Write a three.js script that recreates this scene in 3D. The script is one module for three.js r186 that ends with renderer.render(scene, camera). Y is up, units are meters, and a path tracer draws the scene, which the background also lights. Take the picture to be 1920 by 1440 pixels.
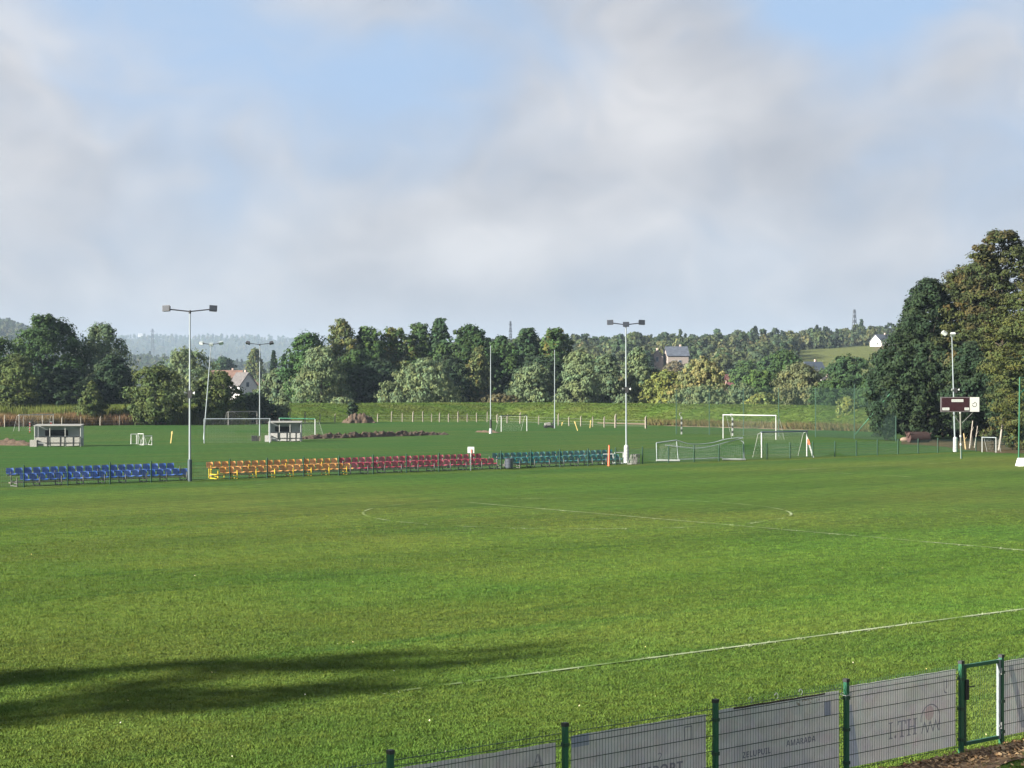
import * as THREE from 'three';
import { mergeGeometries } from 'three/addons/utils/BufferGeometryUtils.js';
import { ImprovedNoise } from 'three/addons/math/ImprovedNoise.js';

// ---------------------------------------------------------------- camera, sky, sun, exposure
const FL = 3299.5, EYE = 5.4448;                       // lens: focal length in photo pixels; eye height in metres
const scene = new THREE.Scene();
const camera = new THREE.PerspectiveCamera(2 * Math.atan(720 / FL) * 180 / Math.PI, 4 / 3, 0.5, 14000);
camera.position.set(0, EYE, 0);
camera.lookAt(0, EYE + 3.05 / FL * 100, -100);
const renderer = new THREE.WebGLRenderer({ antialias: true });
renderer.setSize(1024, 768);
renderer.toneMapping = THREE.LinearToneMapping;
const EXPOSURE = 4;
renderer.toneMappingExposure = EXPOSURE;
renderer.shadowMap.enabled = true;
const SUN_AZ = 29 * Math.PI / 180, SUN_EL = 22 * Math.PI / 180;   // sun to the left, 29 degrees behind the lens
const sunDir = new THREE.Vector3(-Math.cos(SUN_AZ) * Math.cos(SUN_EL), Math.sin(SUN_EL), Math.sin(SUN_AZ) * Math.cos(SUN_EL));
const sun = new THREE.DirectionalLight(new THREE.Color().setRGB(1, 0.94, 0.82), 4.8);
sun.position.copy(sunDir).multiplyScalar(300).add(new THREE.Vector3(0, 0, -100));
sun.target.position.set(0, 0, -100);
sun.castShadow = true; sun.shadow.mapSize.set(4096, 4096); sun.shadow.radius = 2.5;
Object.assign(sun.shadow.camera, { left: -180, right: 180, top: 180, bottom: -180, near: 1, far: 800 });
scene.add(sun, sun.target);

const perlin = new ImprovedNoise();
const nz = (x, y, z) => perlin.noise(x, y, z);
function fbm(x, y, z, oct = 5) { let a = 0.5, s = 0, f = 1; for (let i = 0; i < oct; i++) { s += a * nz(x * f, y * f, z * f); f *= 2.03; a *= 0.5; } return s; }
const clamp = (v, a = 0, b = 1) => Math.min(b, Math.max(a, v));
const sstep = (a, b, v) => { const t = clamp((v - a) / (b - a)); return t * t * (3 - 2 * t); };
const mix = (a, b, t) => a + (b - a) * t;
const mix3 = (a, b, t) => [mix(a[0], b[0], t), mix(a[1], b[1], t), mix(a[2], b[2], t)];
function rng(seed) { let a = seed >>> 0; return () => { a = (a + 0x6D2B79F5) | 0; let t = Math.imul(a ^ (a >>> 15), 1 | a); t = (t + Math.imul(t ^ (t >>> 7), 61 | t)) ^ t; return ((t ^ (t >>> 14)) >>> 0) / 4294967296; }; }

// the sky: air and soft morning cloud, thin gaps of blue. bearings in degrees (right of ahead), heights in degrees
const gaps = [[-10.5, 12, 5.2, 1.8, .5], [-3, 9.2, 3.6, 2.2, .42], [-7, 10.2, 4.5, 1.6, .25], [10.6, 12.4, 2.8, 1.7, 1.5], [-9.2, 6, 1.3, 1.2, .28], [12, 7.3, 1.6, 1, .3], [-4.5, 6.8, 3, 1.1, .2],
  [4.8, 9, 3.6, 3, -.45], [-16, 10.8, 1.9, 1.6, -.4], [-5.6, 12.2, 2.6, 1, -.35], [-1.8, 4.6, 3, 1.8, -.35], [14.5, 10, 2, 2, -.35], [-14, 6, 4, 2, -.25]];
const glows = [[4.9, 9.2, 2.6, 2.2, .7], [-2, 4.4, 3, 1.4, .55], [-16, 11, 1.8, 1.4, .4], [-2.2, 6.2, 1.2, .6, .35], [7.6, 11.9, .9, .9, .25], [-5.7, 12.3, 2, .8, .25]];
function makeSky() {
  const W = 3072, H = 1536, data = new Float32Array(W * H * 4);
  const clearLow = [.45, .53, .64], clearMid = [.4, .57, .82], clearTop = [.15, .31, .68];
  for (let j = 0; j < H; j++) {
    const el = ((j + .5) / H - .5) * Math.PI, eld = el * 180 / Math.PI;
    for (let i = 0; i < W; i++) {
      const th = ((i + .5) / W - .5) * 2 * Math.PI, k = (j * W + i) * 4;
      const ce = Math.cos(el), x = Math.cos(th) * ce, z = Math.sin(th) * ce, y = Math.sin(el);
      let c;
      if (eld < -1) c = [.25, .29, .3];
      else {
        let az = Math.atan2(x, -z) * 180 / Math.PI;
        const blue = eld < 14 ? mix3(clearLow, clearMid, sstep(2, 11, eld)) : mix3(clearMid, clearTop, sstep(12, 75, eld));
        const up = Math.max(y, 0);
        const sx = x * 6.5, sy = up * 8.5, sz = z * 6.5;
        const wob = fbm(sx * 1.3 + 9, sy * 1.3, sz * 1.3, 3) * 1.1;
        let cover = .72 + .75 * fbm(sx + wob, sy + wob * .6, sz + 3.7, 6);
        let puff = 0; for (let o = 0, f = 1, a = .5; o < 5; o++, f *= 2.1, a *= .48) puff += a * (1 - 2.6 * Math.abs(nz((sx + wob * .7) * 1.5 * f + 31, (sy + wob * .5) * 1.5 * f + 7, (sz + wob * .7) * 1.5 * f)));
        let glow = .16 + .55 * puff + .9 * fbm(sx * .9 + 61, sy * 1.3 + 7, sz * .9 + wob, 4); cover += .14 * (puff - .45);
        if (Math.abs(az) < 30 && eld < 22) {
          for (const [a, e, sa, se, w] of gaps) cover -= .8 * w * Math.exp(-(((az - a) / sa) ** 2) - ((eld - e) / se) ** 2);
          for (const [a, e, sa, se, w] of glows) glow += w * Math.exp(-(((az - a) / sa) ** 2) - ((eld - e) / se) ** 2);
        }
        cover = sstep(.05, 1.02, cover) * .93;
        cover = mix(cover, .97, 1 - sstep(.5, 4.5, eld));
        const lit = [.74, .73, .735], grey = [.44, .455, .495];
        let cl = mix3(grey, lit, clamp(glow * sstep(.3, 4, eld))); const dull = mix(.76, 1, sstep(0, 6, eld)); cl = cl.map(v => v * dull);
        const toSun = x * sunDir.x + y * sunDir.y + z * sunDir.z;
        const near = Math.pow(clamp(toSun), 8);
        cl = [cl[0] * (1 + .9 * near), cl[1] * (1 + .8 * near), cl[2] * (1 + .6 * near)];
        c = mix3(blue, cl, cover);
      }
      data[k] = c[0] / EXPOSURE; data[k + 1] = c[1] / EXPOSURE; data[k + 2] = c[2] / EXPOSURE; data[k + 3] = 1;
    }
  }
  const t = new THREE.DataTexture(data, W, H, THREE.RGBAFormat, THREE.FloatType);
  t.mapping = THREE.EquirectangularReflectionMapping; t.magFilter = THREE.LinearFilter; t.minFilter = THREE.LinearFilter; t.wrapS = THREE.RepeatWrapping; t.needsUpdate = true;
  return t;
}
const skyTex = makeSky();
scene.background = skyTex; scene.environment = skyTex;
scene.fog = new THREE.FogExp2(new THREE.Color().setRGB(.6, .77, 1), 0.000085);

// ---------------------------------------------------------------- places
// at(): bearing (photo column) and distance ahead -> a point on the ground. pitch(): metres along the touchline and across the pitch from the centre spot
const at = (px, d, y = 0) => new THREE.Vector3((px - 960) / FL * d, y, -d);
const high = (py, d) => EYE - (py - 723.05) * d / FL;      // height in metres of a thing seen at that row and distance
const TH = 0.8985, UX = Math.sin(TH), UZ = Math.cos(TH), CX = 2.7628, CZ = 75.81, TURN = Math.PI / 2 - TH;
const pitch = (s, t, y = 0) => new THREE.Vector3(CX + UX * s - UZ * t, y, -(CZ + UZ * s + UX * t));
const toPitch = (x, z) => { const a = x - CX, b = -z - CZ; return [a * UX + b * UZ, -a * UZ + b * UX]; };

// ---------------------------------------------------------------- helpers
const used = {};
function numbered(name) { const n = used[name] = (used[name] ?? -1) + 1; return n ? name + '_' + String(n).padStart(3, '0') : name; }
function tag(o, label, category, group, kind) { if (label) o.userData.label = label; if (category) o.userData.category = category; if (group) o.userData.group = group; if (kind) o.userData.kind = kind; return o; }
function shade(o) { o.castShadow = true; o.receiveShadow = true; return o; }
function thing(name, label, category, pos, turn = 0, group) {
  const g = new THREE.Group(); g.name = numbered(name); g.position.copy(pos); g.rotation.y = turn; scene.add(g);
  return tag(g, label, category, group);
}
function part(name, geo, mat, parent) { const m = shade(new THREE.Mesh(geo, mat)); m.name = name; parent.add(m); return m; }
function single(name, geo, mat, label, category, pos, turn = 0, group, kind) {
  const m = shade(new THREE.Mesh(geo, mat)); m.name = numbered(name); if (pos) m.position.copy(pos); m.rotation.y = turn; scene.add(m);
  return tag(m, label, category, group, kind);
}
const plain = (g) => { const h = g.index ? g.toNonIndexed() : g; for (const k of Object.keys(h.attributes)) if (!['position', 'normal', 'uv'].includes(k)) h.deleteAttribute(k); return h; };
const merge = (list) => mergeGeometries(list.map(plain));
function box(w, h, d, x = 0, y = 0, z = 0, rx = 0, ry = 0, rz = 0) { const g = new THREE.BoxGeometry(w, h, d); if (rx) g.rotateX(rx); if (ry) g.rotateY(ry); if (rz) g.rotateZ(rz); g.translate(x, y, z); return g; }
function rod(a, b, r0, r1 = r0, seg = 8) {
  const A = new THREE.Vector3(...a), B = new THREE.Vector3(...b), d = B.clone().sub(A), L = d.length();
  const g = new THREE.CylinderGeometry(r1, r0, L, seg, 1); g.translate(0, L / 2, 0);
  g.applyQuaternion(new THREE.Quaternion().setFromUnitVectors(new THREE.Vector3(0, 1, 0), d.normalize())); g.translate(A.x, A.y, A.z); return g;
}
function beam(a, b, w, h = w) {       // square bar from a to b
  const A = new THREE.Vector3(...a), B = new THREE.Vector3(...b), d = B.clone().sub(A), L = d.length();
  const g = new THREE.BoxGeometry(w, L, h); g.translate(0, L / 2, 0);
  g.applyQuaternion(new THREE.Quaternion().setFromUnitVectors(new THREE.Vector3(0, 1, 0), d.normalize())); g.translate(A.x, A.y, A.z); return g;
}
function tube(pts, r, seg = 24, rad = 6) { return new THREE.TubeGeometry(new THREE.CatmullRomCurve3(pts.map(p => new THREE.Vector3(...p))), seg, r, rad, false); }
// many thin straight cords as one geometry
function cords(lines, r) {
  const pos = [], nor = [], uv = [], A = new THREE.Vector3(), B = new THREE.Vector3(), D = new THREE.Vector3(), P = new THREE.Vector3(), Q = new THREE.Vector3();
  for (const [a, b] of lines) {
    A.set(...a); B.set(...b); D.subVectors(B, A).normalize();
    P.set(Math.abs(D.y) < .9 ? 0 : 1, Math.abs(D.y) < .9 ? 1 : 0, 0).cross(D).normalize(); Q.crossVectors(D, P);
    for (let k = 0; k < 3; k++) {
      const f = (q) => { const c = Math.cos(q * 2.0944) , s = Math.sin(q * 2.0944); return [P.x * c + Q.x * s, P.y * c + Q.y * s, P.z * c + Q.z * s]; };
      const n0 = f(k), n1 = f(k + 1);
      const v = (o, n) => [o.x + n[0] * r, o.y + n[1] * r, o.z + n[2] * r];
      const a0 = v(A, n0), a1 = v(A, n1), b0 = v(B, n0), b1 = v(B, n1);
      pos.push(...a0, ...a1, ...b1, ...a0, ...b1, ...b0); nor.push(...n0, ...n1, ...n1, ...n0, ...n1, ...n0);
      for (let q = 0; q < 12; q++) uv.push(0);
    }
  }
  const g = new THREE.BufferGeometry();
  g.setAttribute('position', new THREE.Float32BufferAttribute(pos, 3)); g.setAttribute('normal', new THREE.Float32BufferAttribute(nor, 3)); g.setAttribute('uv', new THREE.Float32BufferAttribute(uv, 2));
  return g;
}
// a net spread between four corners (a-b bottom, d-c top), hanging by sag
function net(a, b, c, d, step, r, sag = 0) {
  const L = (p, q) => Math.hypot(p[0] - q[0], p[1] - q[1], p[2] - q[2]);
  const nu = Math.max(2, Math.round(Math.max(L(a, b), L(d, c)) / step)), nv = Math.max(2, Math.round(Math.max(L(a, d), L(b, c)) / step));
  const pt = (u, v) => { const p = [0, 1, 2].map(k => mix(mix(a[k], b[k], u), mix(d[k], c[k], u), v)); p[1] -= sag * 4 * u * (1 - u) * v; return p; };
  const lines = [];
  const cu = sag ? 8 : 1, cv = 1;
  for (let i = 0; i <= nu; i++) for (let q = 0; q < cv; q++) lines.push([pt(i / nu, q / cv), pt(i / nu, (q + 1) / cv)]);
  for (let j = 0; j <= nv; j++) for (let q = 0; q < cu; q++) lines.push([pt(q / cu, j / nv), pt((q + 1) / cu, j / nv)]);
  return cords(lines, r);
}
// textures
function texture(size, repeat, fn, srgb = true) {
  const data = new Uint8Array(size * size * 4);
  for (let j = 0; j < size; j++) for (let i = 0; i < size; i++) { const c = fn(i / size, j / size, i, j), k = (j * size + i) * 4; for (let q = 0; q < 3; q++) data[k + q] = clamp(Math.round(c[q] * 255), 0, 255); data[k + 3] = 255; }
  const t = new THREE.DataTexture(data, size, size); t.wrapS = t.wrapT = THREE.RepeatWrapping; t.repeat.set(repeat, repeat);
  t.magFilter = THREE.LinearFilter; t.minFilter = THREE.LinearMipmapLinearFilter; t.generateMipmaps = true; if (srgb) t.colorSpace = THREE.SRGBColorSpace; t.needsUpdate = true; return t;
}
const tile = (u, v, f, seed) => {     // tileable noise from a torus-like blend
  const a = nz(u * f, v * f, seed), b = nz((u - 1) * f, v * f, seed), c = nz(u * f, (v - 1) * f, seed), d = nz((u - 1) * f, (v - 1) * f, seed);
  const wu = sstep(0, 1, u), wv = sstep(0, 1, v);
  return mix(mix(a, b, wu), mix(c, d, wu), wv);
};
const matte = (o) => new THREE.MeshPhysicalMaterial({ specularIntensity: .12, ...o });   // turf, soil and leaves hardly shine
const M = (r, g, b, rough = .8, more = {}) => new THREE.MeshStandardMaterial({ color: new THREE.Color().setRGB(r, g, b), roughness: rough, ...more });
const wearTex = texture(256, 1, (u, v) => { const n = .9 + .12 * tile(u, v, 6, 2) + .1 * tile(u, v, 30, 5); return [n, n, n]; });
const mottle = texture(512, 1, (u, v) => { const n = .82 + .25 * tile(u, v, 8, 1) + .3 * tile(u, v, 40, 3) + .25 * tile(u, v, 120, 8); return [n, n * .98, n * .96]; });
const turfTex = texture(1024, 1, (u, v, i, j) => { const n = .84 + .22 * tile(u, v, 9, 11) + .34 * tile(u, v, 60, 4) + .38 * tile(u, v, 190, 6); return [n * (1 + .1 * tile(u, v, 22, 9)), n, n * .92]; });
const bumpTex = texture(512, 1, (u, v) => { const n = .5 + .4 * tile(u, v, 30, 21) + .5 * tile(u, v, 100, 23); return [n, n, n]; }, false);
const mat = {
  pylon: M(.06, .07, .085, .6),
  green: M(.012, .11, .055, .45, { map: wearTex }), greenDark: M(.012, .06, .035, .5, { map: wearTex }), wire: M(.02, .05, .04, .5),
  galv: M(.24, .28, .3, .45, { map: wearTex }), white: M(.42, .44, .43, .45, { map: wearTex }), whiteDull: M(.3, .31, .3, .7, { map: mottle }),
  lampBody: M(.01, .012, .018, .6), lampGlass: M(.03, .035, .045, .2), glassPale: M(.6, .64, .66, .15), black: M(.015, .016, .018, .6), zinc: M(.3, .31, .3, .55),
  blue: M(.012, .062, .27, .38), orange: M(.4, .18, .03, .4), yellowFrame: M(.6, .42, .02, .45, { map: wearTex }), red: M(.23, .012, .035, .4), teal: M(.006, .095, .1, .4), frame: M(.1, .1, .095, .6, { metalness: .3 }),
  concrete: M(.3, .28, .24, .9, { map: mottle }), plank: M(.42, .33, .17, .85, { map: mottle }), earth: M(.085, .058, .038, .95, { map: mottle }), bark: M(.07, .055, .042, .95, { map: mottle }), birchBark: M(.35, .33, .3, .9, { map: mottle }),
  orangePole: M(.7, .13, .06, .5), yellowPole: M(.42, .33, .12, .7), net: M(.35, .37, .36, .8), netGreen: M(.008, .03, .02, .8), netWhite: M(.4, .43, .42, .8),
  leaf: matte({ vertexColors: true, roughness: .9, specularIntensity: .2, transmission: .3, thickness: 0 }), turf: null,
};

// ---------------------------------------------------------------- ground
const stripe = (s, t) => Math.sin((t + 1.2 * fbm(s * .02, t * .02, 4, 2)) * 2 * Math.PI / 10.6);
function grassColour(x, z) {
  const [s, t] = toPitch(x, z), d = -z;
  const big = fbm(x * .035, 5, z * .035, 4), mid = fbm(x * .13, 9, z * .13, 4), streak = fbm(s * .05, t * .5, 2, 4);
  let c = [.064, .122, .021];
  c = mix3(c, [.104, .128, .03], clamp(.36 + 1.4 * big + .5 * mid + .25 * sstep(20, 60, s)) * .8);
  c = mix3(c, [.037, .098, .02], clamp(.1 - 1.1 * mid + .9 * streak) * .7);
  if (t < 32 && t > -41) {            // ridges left by the mower between its passes, broken here and there
    const w = t + .5 * nz(s * .05, 7, 1), q = ((w / 2.35) % 1 + 1) % 1, row = Math.floor(w / 2.35), on = clamp(.3 + 1.6 * nz(row * 7.3, s * .06, 3) + .5 * nz(row * 3.1, s * .4, 9));
    c = mix3(c, [.034, .085, .017], .7 * on * Math.exp(-(((q - .5) / .085) ** 2)));
  }
  if (t < 34 && t > -46) { const k = 1 + .07 * Math.sign(stripe(s, t)) * sstep(0, .25, Math.abs(stripe(s, t))); c = c.map(v => v * k); }
  c = mix3(c, [.042, .106, .026], .6 * sstep(24, 28, t + 3 * fbm(s * .05, 3, t * .1, 3)) * (1 - sstep(30, 31, t))); const beyond = sstep(32.2, 32.9, t);
  c = mix3(c, mix3([.034, .098, .022], [.066, .108, .026], clamp(.4 + 1.6 * streak + 1.2 * big + .6 * mid)), beyond);
  return c;
}
function sheet(x0, x1, z0, z1, step, y, colour, uvScale) {
  const nx = Math.ceil((x1 - x0) / step), nz_ = Math.ceil((z1 - z0) / step), pos = [], col = [], uv = [], nor = [], idx = [];
  for (let j = 0; j <= nz_; j++) for (let i = 0; i <= nx; i++) {
    const x = mix(x0, x1, i / nx), z = mix(z0, z1, j / nz_); pos.push(x, typeof y === 'function' ? y(x, z) : y, z); nor.push(0, 1, 0); uv.push(x / uvScale, z / uvScale); col.push(...colour(x, z));
  }
  for (let j = 0; j < nz_; j++) for (let i = 0; i < nx; i++) { const a = j * (nx + 1) + i, b = a + 1, c = a + nx + 1, d = c + 1; idx.push(a, c, b, b, c, d); }
  const g = new THREE.BufferGeometry(); g.setAttribute('position', new THREE.Float32BufferAttribute(pos, 3)); g.setAttribute('normal', new THREE.Float32BufferAttribute(nor, 3)); g.setAttribute('uv', new THREE.Float32BufferAttribute(uv, 2)); g.setAttribute('color', new THREE.Float32BufferAttribute(col, 3)); g.setIndex(idx);
  if (typeof y === 'function') g.computeVertexNormals();
  return g;
}
mat.turf = matte({ vertexColors: true, map: turfTex, bumpMap: bumpTex, bumpScale: .03, roughness: .95 });
mat.land = matte({ vertexColors: true, map: mottle, roughness: .98 });
single('far_ground', sheet(-6400, 6400, -8400, 1200, 200, -.12, () => [.06, .085, .03], 14), mat.land, null, null, null, 0, null, 'structure');
single('grass_field', sheet(-130, 130, -300, 40, 1.2, 0, grassColour, 5), mat.turf, null, null, null, 0, null, 'structure');

// painted lines: worn chalk on the turf, broken where the grass has grown through
const chalk = matte({ vertexColors: true, roughness: .95 });
const wornAt = (x, z, w) => clamp(w + 1.5 * fbm(x * .45, 1, z * .45, 3) + .5 * nz(x * 3, 2, z * 3));
function lineGeo(pts, width, wearOf) {
  const pos = [], col = [], idx = [];
  pts.forEach((p, i) => {
    const q = pts[Math.min(i + 1, pts.length - 1)], o = pts[Math.max(i - 1, 0)], dx = q.x - o.x, dz = q.z - o.z, L = Math.hypot(dx, dz) || 1;
    const k = wornAt(p.x, p.z, typeof wearOf === 'function' ? wearOf(...toPitch(p.x, p.z)) : wearOf), c = mix3(grassColour(p.x, p.z), [.3, .34, .22], k);
    for (const e of [-.5, .5]) { pos.push(p.x - dz / L * width * e, .02, p.z + dx / L * width * e); col.push(...c); }
    if (i && k > .03) { const a = i * 2; idx.push(a - 2, a - 1, a, a, a - 1, a + 1); }
  });
  const g = new THREE.BufferGeometry(); g.setAttribute('position', new THREE.Float32BufferAttribute(pos, 3)); g.setAttribute('color', new THREE.Float32BufferAttribute(col, 3)); g.setAttribute('normal', new THREE.Float32BufferAttribute(pos.map((_, i) => i % 3 === 1 ? 1 : 0), 3)); g.setIndex(idx); return g;
}
const seg = (a, b, n) => Array.from({ length: n + 1 }, (_, i) => a.clone().lerp(b, i / n));
const HW = 31.854;
const lines = [
  [seg(pitch(-54, -HW), pitch(60, -HW), 500), .11, (s) => mix(-.9, .62, sstep(-37, -26, s))], [seg(pitch(0, -HW), pitch(0, HW), 240), .11, (s, t) => mix(.52, -.3, sstep(2, 16, t))],
  [Array.from({ length: 161 }, (_, i) => pitch(9.15 * Math.sin(i / 80 * Math.PI), 9.15 * Math.cos(i / 80 * Math.PI))), .11, .12],
  [seg(pitch(-54, HW), pitch(60, HW), 300), .1, .02], [seg(pitch(34.5, -20), pitch(34.5, 20.15), 160), .1, .12], [seg(pitch(34.5, 20.15), pitch(52, 20.15), 60), .1, .2], [seg(pitch(-10, -34.2), pitch(40, -34.2), 220), .1, .02],
];
for (const [pts, w, k] of lines) single('painted_line', lineGeo(pts, w, k), chalk, null, null, null, 0, null, 'structure');

// blades of short turf over the part of the pitch nearest the eye
function tuftGeo(seed, n, h, spread, w, lo = .3) {
  const R = rng(seed), pos = [], nor = [];
  for (let i = 0; i < n; i++) {
    const a = R() * 6.283, r = spread * Math.sqrt(R()), x = r * Math.cos(a), z = r * Math.sin(a), b = R() * 6.283, hh = h * (.55 + .6 * R()), lean = hh * (lo + 1.1 * lo * R()), wx = Math.cos(b) * w, wz = Math.sin(b) * w, la = R() * 6.283;
    const tip = [x + Math.cos(la) * lean, hh, z + Math.sin(la) * lean];
    pos.push(x - wx, -.01, z - wz, x + wx, -.01, z + wz, ...tip);
    const N = new THREE.Vector3(-wz, 0, wx).normalize(); N.y = .8; N.normalize(); for (let k = 0; k < 3; k++) nor.push(N.x, N.y, N.z);
  }
  const g = new THREE.BufferGeometry(); g.setAttribute('position', new THREE.Float32BufferAttribute(pos, 3)); g.setAttribute('normal', new THREE.Float32BufferAttribute(nor, 3)); return g;
}
function scatter(name, label, category, geo, material, list) {
  const m = new THREE.InstancedMesh(geo, material, list.length), o = new THREE.Object3D(), c = new THREE.Color();
  list.forEach(([x, y, z, s, sy, col, turn = 0], i) => { o.position.set(x, y, z); o.rotation.set(0, turn, 0); o.scale.set(s, sy, s); o.updateMatrix(); m.setMatrixAt(i, o.matrix); m.setColorAt(i, c.setRGB(col[0], col[1], col[2])); });
  m.name = numbered(name); shade(m); scene.add(m); return tag(m, label, category, null, 'stuff');
}
const blade = matte({ color: 0xffffff, roughness: .8, side: THREE.DoubleSide });
const FENCE_T = -41.33;
function onLine(x, z) { const [s, t] = toPitch(x, z); if (Math.abs(t + HW) < .07) return .75 * sstep(-34, -24, s); if (Math.abs(s) < .07 && Math.abs(t) < HW) return .6; if (Math.abs(Math.hypot(s, t) - 9.15) < .07) return .4; return 0; }
{
  const R = rng(7), lists = [[], [], []];
  for (let d = 24; d < 78; d += .5) {
    const half = .37 * d + 1.2, dens = 190 * Math.pow(1 - (d - 24) / 58, 1.5), n = Math.round(half * 2 * .5 * dens);
    for (let i = 0; i < n; i++) {
      const x = (R() * 2 - 1) * half, z = -(d + R() * .5), [s, t] = toPitch(x, z);
      if (t < FENCE_T - .1 && t > FENCE_T - 1.1 && R() < .8) continue;
      const g = grassColour(x, z), k = .9 + .24 * R() + .35 * fbm(x * .9, 1, z * .9, 2), y = R();
      let c = [g[0] * k * (1.02 + .3 * y * y), g[1] * k * 1.06, g[2] * k];
      const l = onLine(x, z); if (l && R() < l && wornAt(x, z, .5) > .4) c = [.3, .34, .22];
      lists[(R() * 3) | 0].push([x, 0, z, .8 + .6 * R(), (.5 + 1.5 * Math.pow(clamp(.5 + 1.1 * nz(x * 3.6, 3, z * 3.6)), 1.5)) * (.8 + .4 * R()), c, R() * 6.283]);
    }
  }
  lists.forEach((l, k) => scatter('turf_grass', 'short green turf blades covering the near half of the football pitch', 'grass', tuftGeo(k + 3, 11, .028, .09, .008, .8), blade, l));
}

// ---------------------------------------------------------------- terrain beyond
const lerpTable = (tab, v) => { if (v <= tab[0][0]) return tab[0][1]; for (let i = 1; i < tab.length; i++) if (v <= tab[i][0]) return mix(tab[i - 1][1], tab[i][1], (v - tab[i - 1][0]) / (tab[i][0] - tab[i - 1][0])); return tab[tab.length - 1][1]; };
// flood bank: crest distance by bearing
const bankD = (px) => lerpTable([[-900, 250], [0, 262], [450, 274], [950, 284], [1230, 268], [1600, 236], [2000, 205], [2900, 160]], px);
const bankProfile = (e) => 2.62 * sstep(-13, -2.2, e) * (1 - sstep(2, 12, e));
const pxOf = (x, z) => 960 + x / -z * FL;
const bankHeight = (x, z) => { const px = pxOf(x, z); return bankProfile(-z - bankD(px)) * (1 + .05 * nz(x * .1, 1, z * .1)) + .12 * nz(x * .4, 3, z * .4); };
{
  const pos = [], col = [], uv = [], idx = [], nx = 260, ne = 30;
  for (let j = 0; j <= ne; j++) for (let i = 0; i <= nx; i++) {
    const px = mix(-700, 2700, i / nx), e = mix(-16, 15, j / ne), d = bankD(px) + e, p = at(px, d);
    const g = fbm(p.x * .15, 2, p.z * .3, 4); pos.push(p.x, Math.max(.03, bankHeight(p.x, p.z)) - (j === 0 || j === ne ? .2 : 0), p.z); uv.push(p.x / 4, p.z / 4); col.push(...mix3([.075, .135, .024], [.115, .14, .036], clamp(.3 + 1.6 * g)));
    if (i && j) { const a = (j - 1) * (nx + 1) + i - 1, b = a + 1, c = a + nx + 1, d2 = c + 1; idx.push(a, b, c, b, d2, c); }
  }
  const g = new THREE.BufferGeometry(); g.setAttribute('position', new THREE.Float32BufferAttribute(pos, 3)); g.setAttribute('uv', new THREE.Float32BufferAttribute(uv, 2)); g.setAttribute('color', new THREE.Float32BufferAttribute(col, 3)); g.setIndex(idx); g.computeVertexNormals();
  single('flood_bank', g, mat.land, null, null, null, 0, null, 'structure');
  const R = rng(31), L = [];
  for (let i = 0; i < 26000; i++) {
    const px = mix(-150, 2150, R()), e = -14 + 17 * R(), d = bankD(px) + e, p = at(px, d), h = bankHeight(p.x, p.z), g2 = fbm(p.x * .15, 2, p.z * .3, 4), k = .7 + .6 * R();
    if (e < -11 && R() < .5) continue;
    const tall = .25 + .45 * R() * R() + .35 * clamp(g2 * 2);
    L.push([p.x, h - .03, p.z, .9 + .7 * R(), tall, mix3([.075, .14, .024], [.13, .15, .042], clamp(.25 + 1.5 * g2 + .4 * (R() - .5))).map(v => v * k), R() * 6.28]);
  }
  scatter('bank_grass', 'long rough grass growing over the flood bank', 'grass', tuftGeo(41, 16, .3, .4, .03, .6), blade, L);
}
// hills
const rightHill = (px, d) => lerpTable([[380, -1], [450, 1], [560, 7], [650, 13.5], [720, 19], [800, 22.4], [900, 26.5], [1000, 27.5], [1250, 29], [1600, 24], [2200, 10]], d) * lerpTable([[300, 0], [620, .55], [950, .82], [1230, .88], [1500, .97], [1700, 1.1], [2300, 1.15], [2700, .9]], px);
const leftHill = (px, d) => lerpTable([[-900, 50], [0, 52], [45, 46], [100, 38], [170, 30], [240, 22], [430, 17], [560, 14], [760, 4]], px) * 1.75 * sstep(1400, 2500, d) * (1 - sstep(2700, 3300, d));
const farRidge = (px, d) => lerpTable([[-900, 80], [100, 82], [230, 86], [330, 84], [440, 86], [560, 80], [760, 70], [1200, 55], [1700, 40], [2400, 40]], px) * 1.9 * sstep(4000, 5900, d) * (1 - .7 * sstep(6000, 7500, d));
function hill(name, f, p0, p1, np, d0, d1, nd, colour) {
  const pos = [], col = [], uv = [], idx = [];
  for (let j = 0; j <= nd; j++) for (let i = 0; i <= np; i++) {
    const px = mix(p0, p1, i / np), d = mix(d0, d1, j / nd), p = at(px, d), h = f(px, d); pos.push(p.x, h - .6 + (h > 3 ? .8 * nz(p.x * .01, 2, p.z * .01) : 0), p.z); uv.push(p.x / 30, p.z / 30); col.push(...colour(px, d));
    if (i && j) { const a = (j - 1) * (np + 1) + i - 1, b = a + 1, c = a + np + 1, e = c + 1; idx.push(a, b, c, b, e, c); }
  }
  const g = new THREE.BufferGeometry(); g.setAttribute('position', new THREE.Float32BufferAttribute(pos, 3)); g.setAttribute('uv', new THREE.Float32BufferAttribute(uv, 2)); g.setAttribute('color', new THREE.Float32BufferAttribute(col, 3)); g.setIndex(idx); g.computeVertexNormals();
  return single(name, g, mat.land, null, null, null, 0, null, 'structure');
}
const inMeadow = (px, d) => px > 1505 && px < 1740 && d > 585 && d < 806;
hill('wooded_hill', rightHill, 280, 2700, 120, 380, 2200, 60, (px, d) => inMeadow(px, d) ? (px > 1640 + .15 * (806 - d) ? [.15, .125, .075] : [.12, .145, .045]) : [.04, .055, .022]);
hill('left_hill', leftHill, -900, 800, 60, 1380, 3300, 40, () => [.045, .06, .03]);
hill('distant_ridge', farRidge, -1000, 2400, 80, 3950, 7500, 40, () => [.05, .065, .035]);

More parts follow.
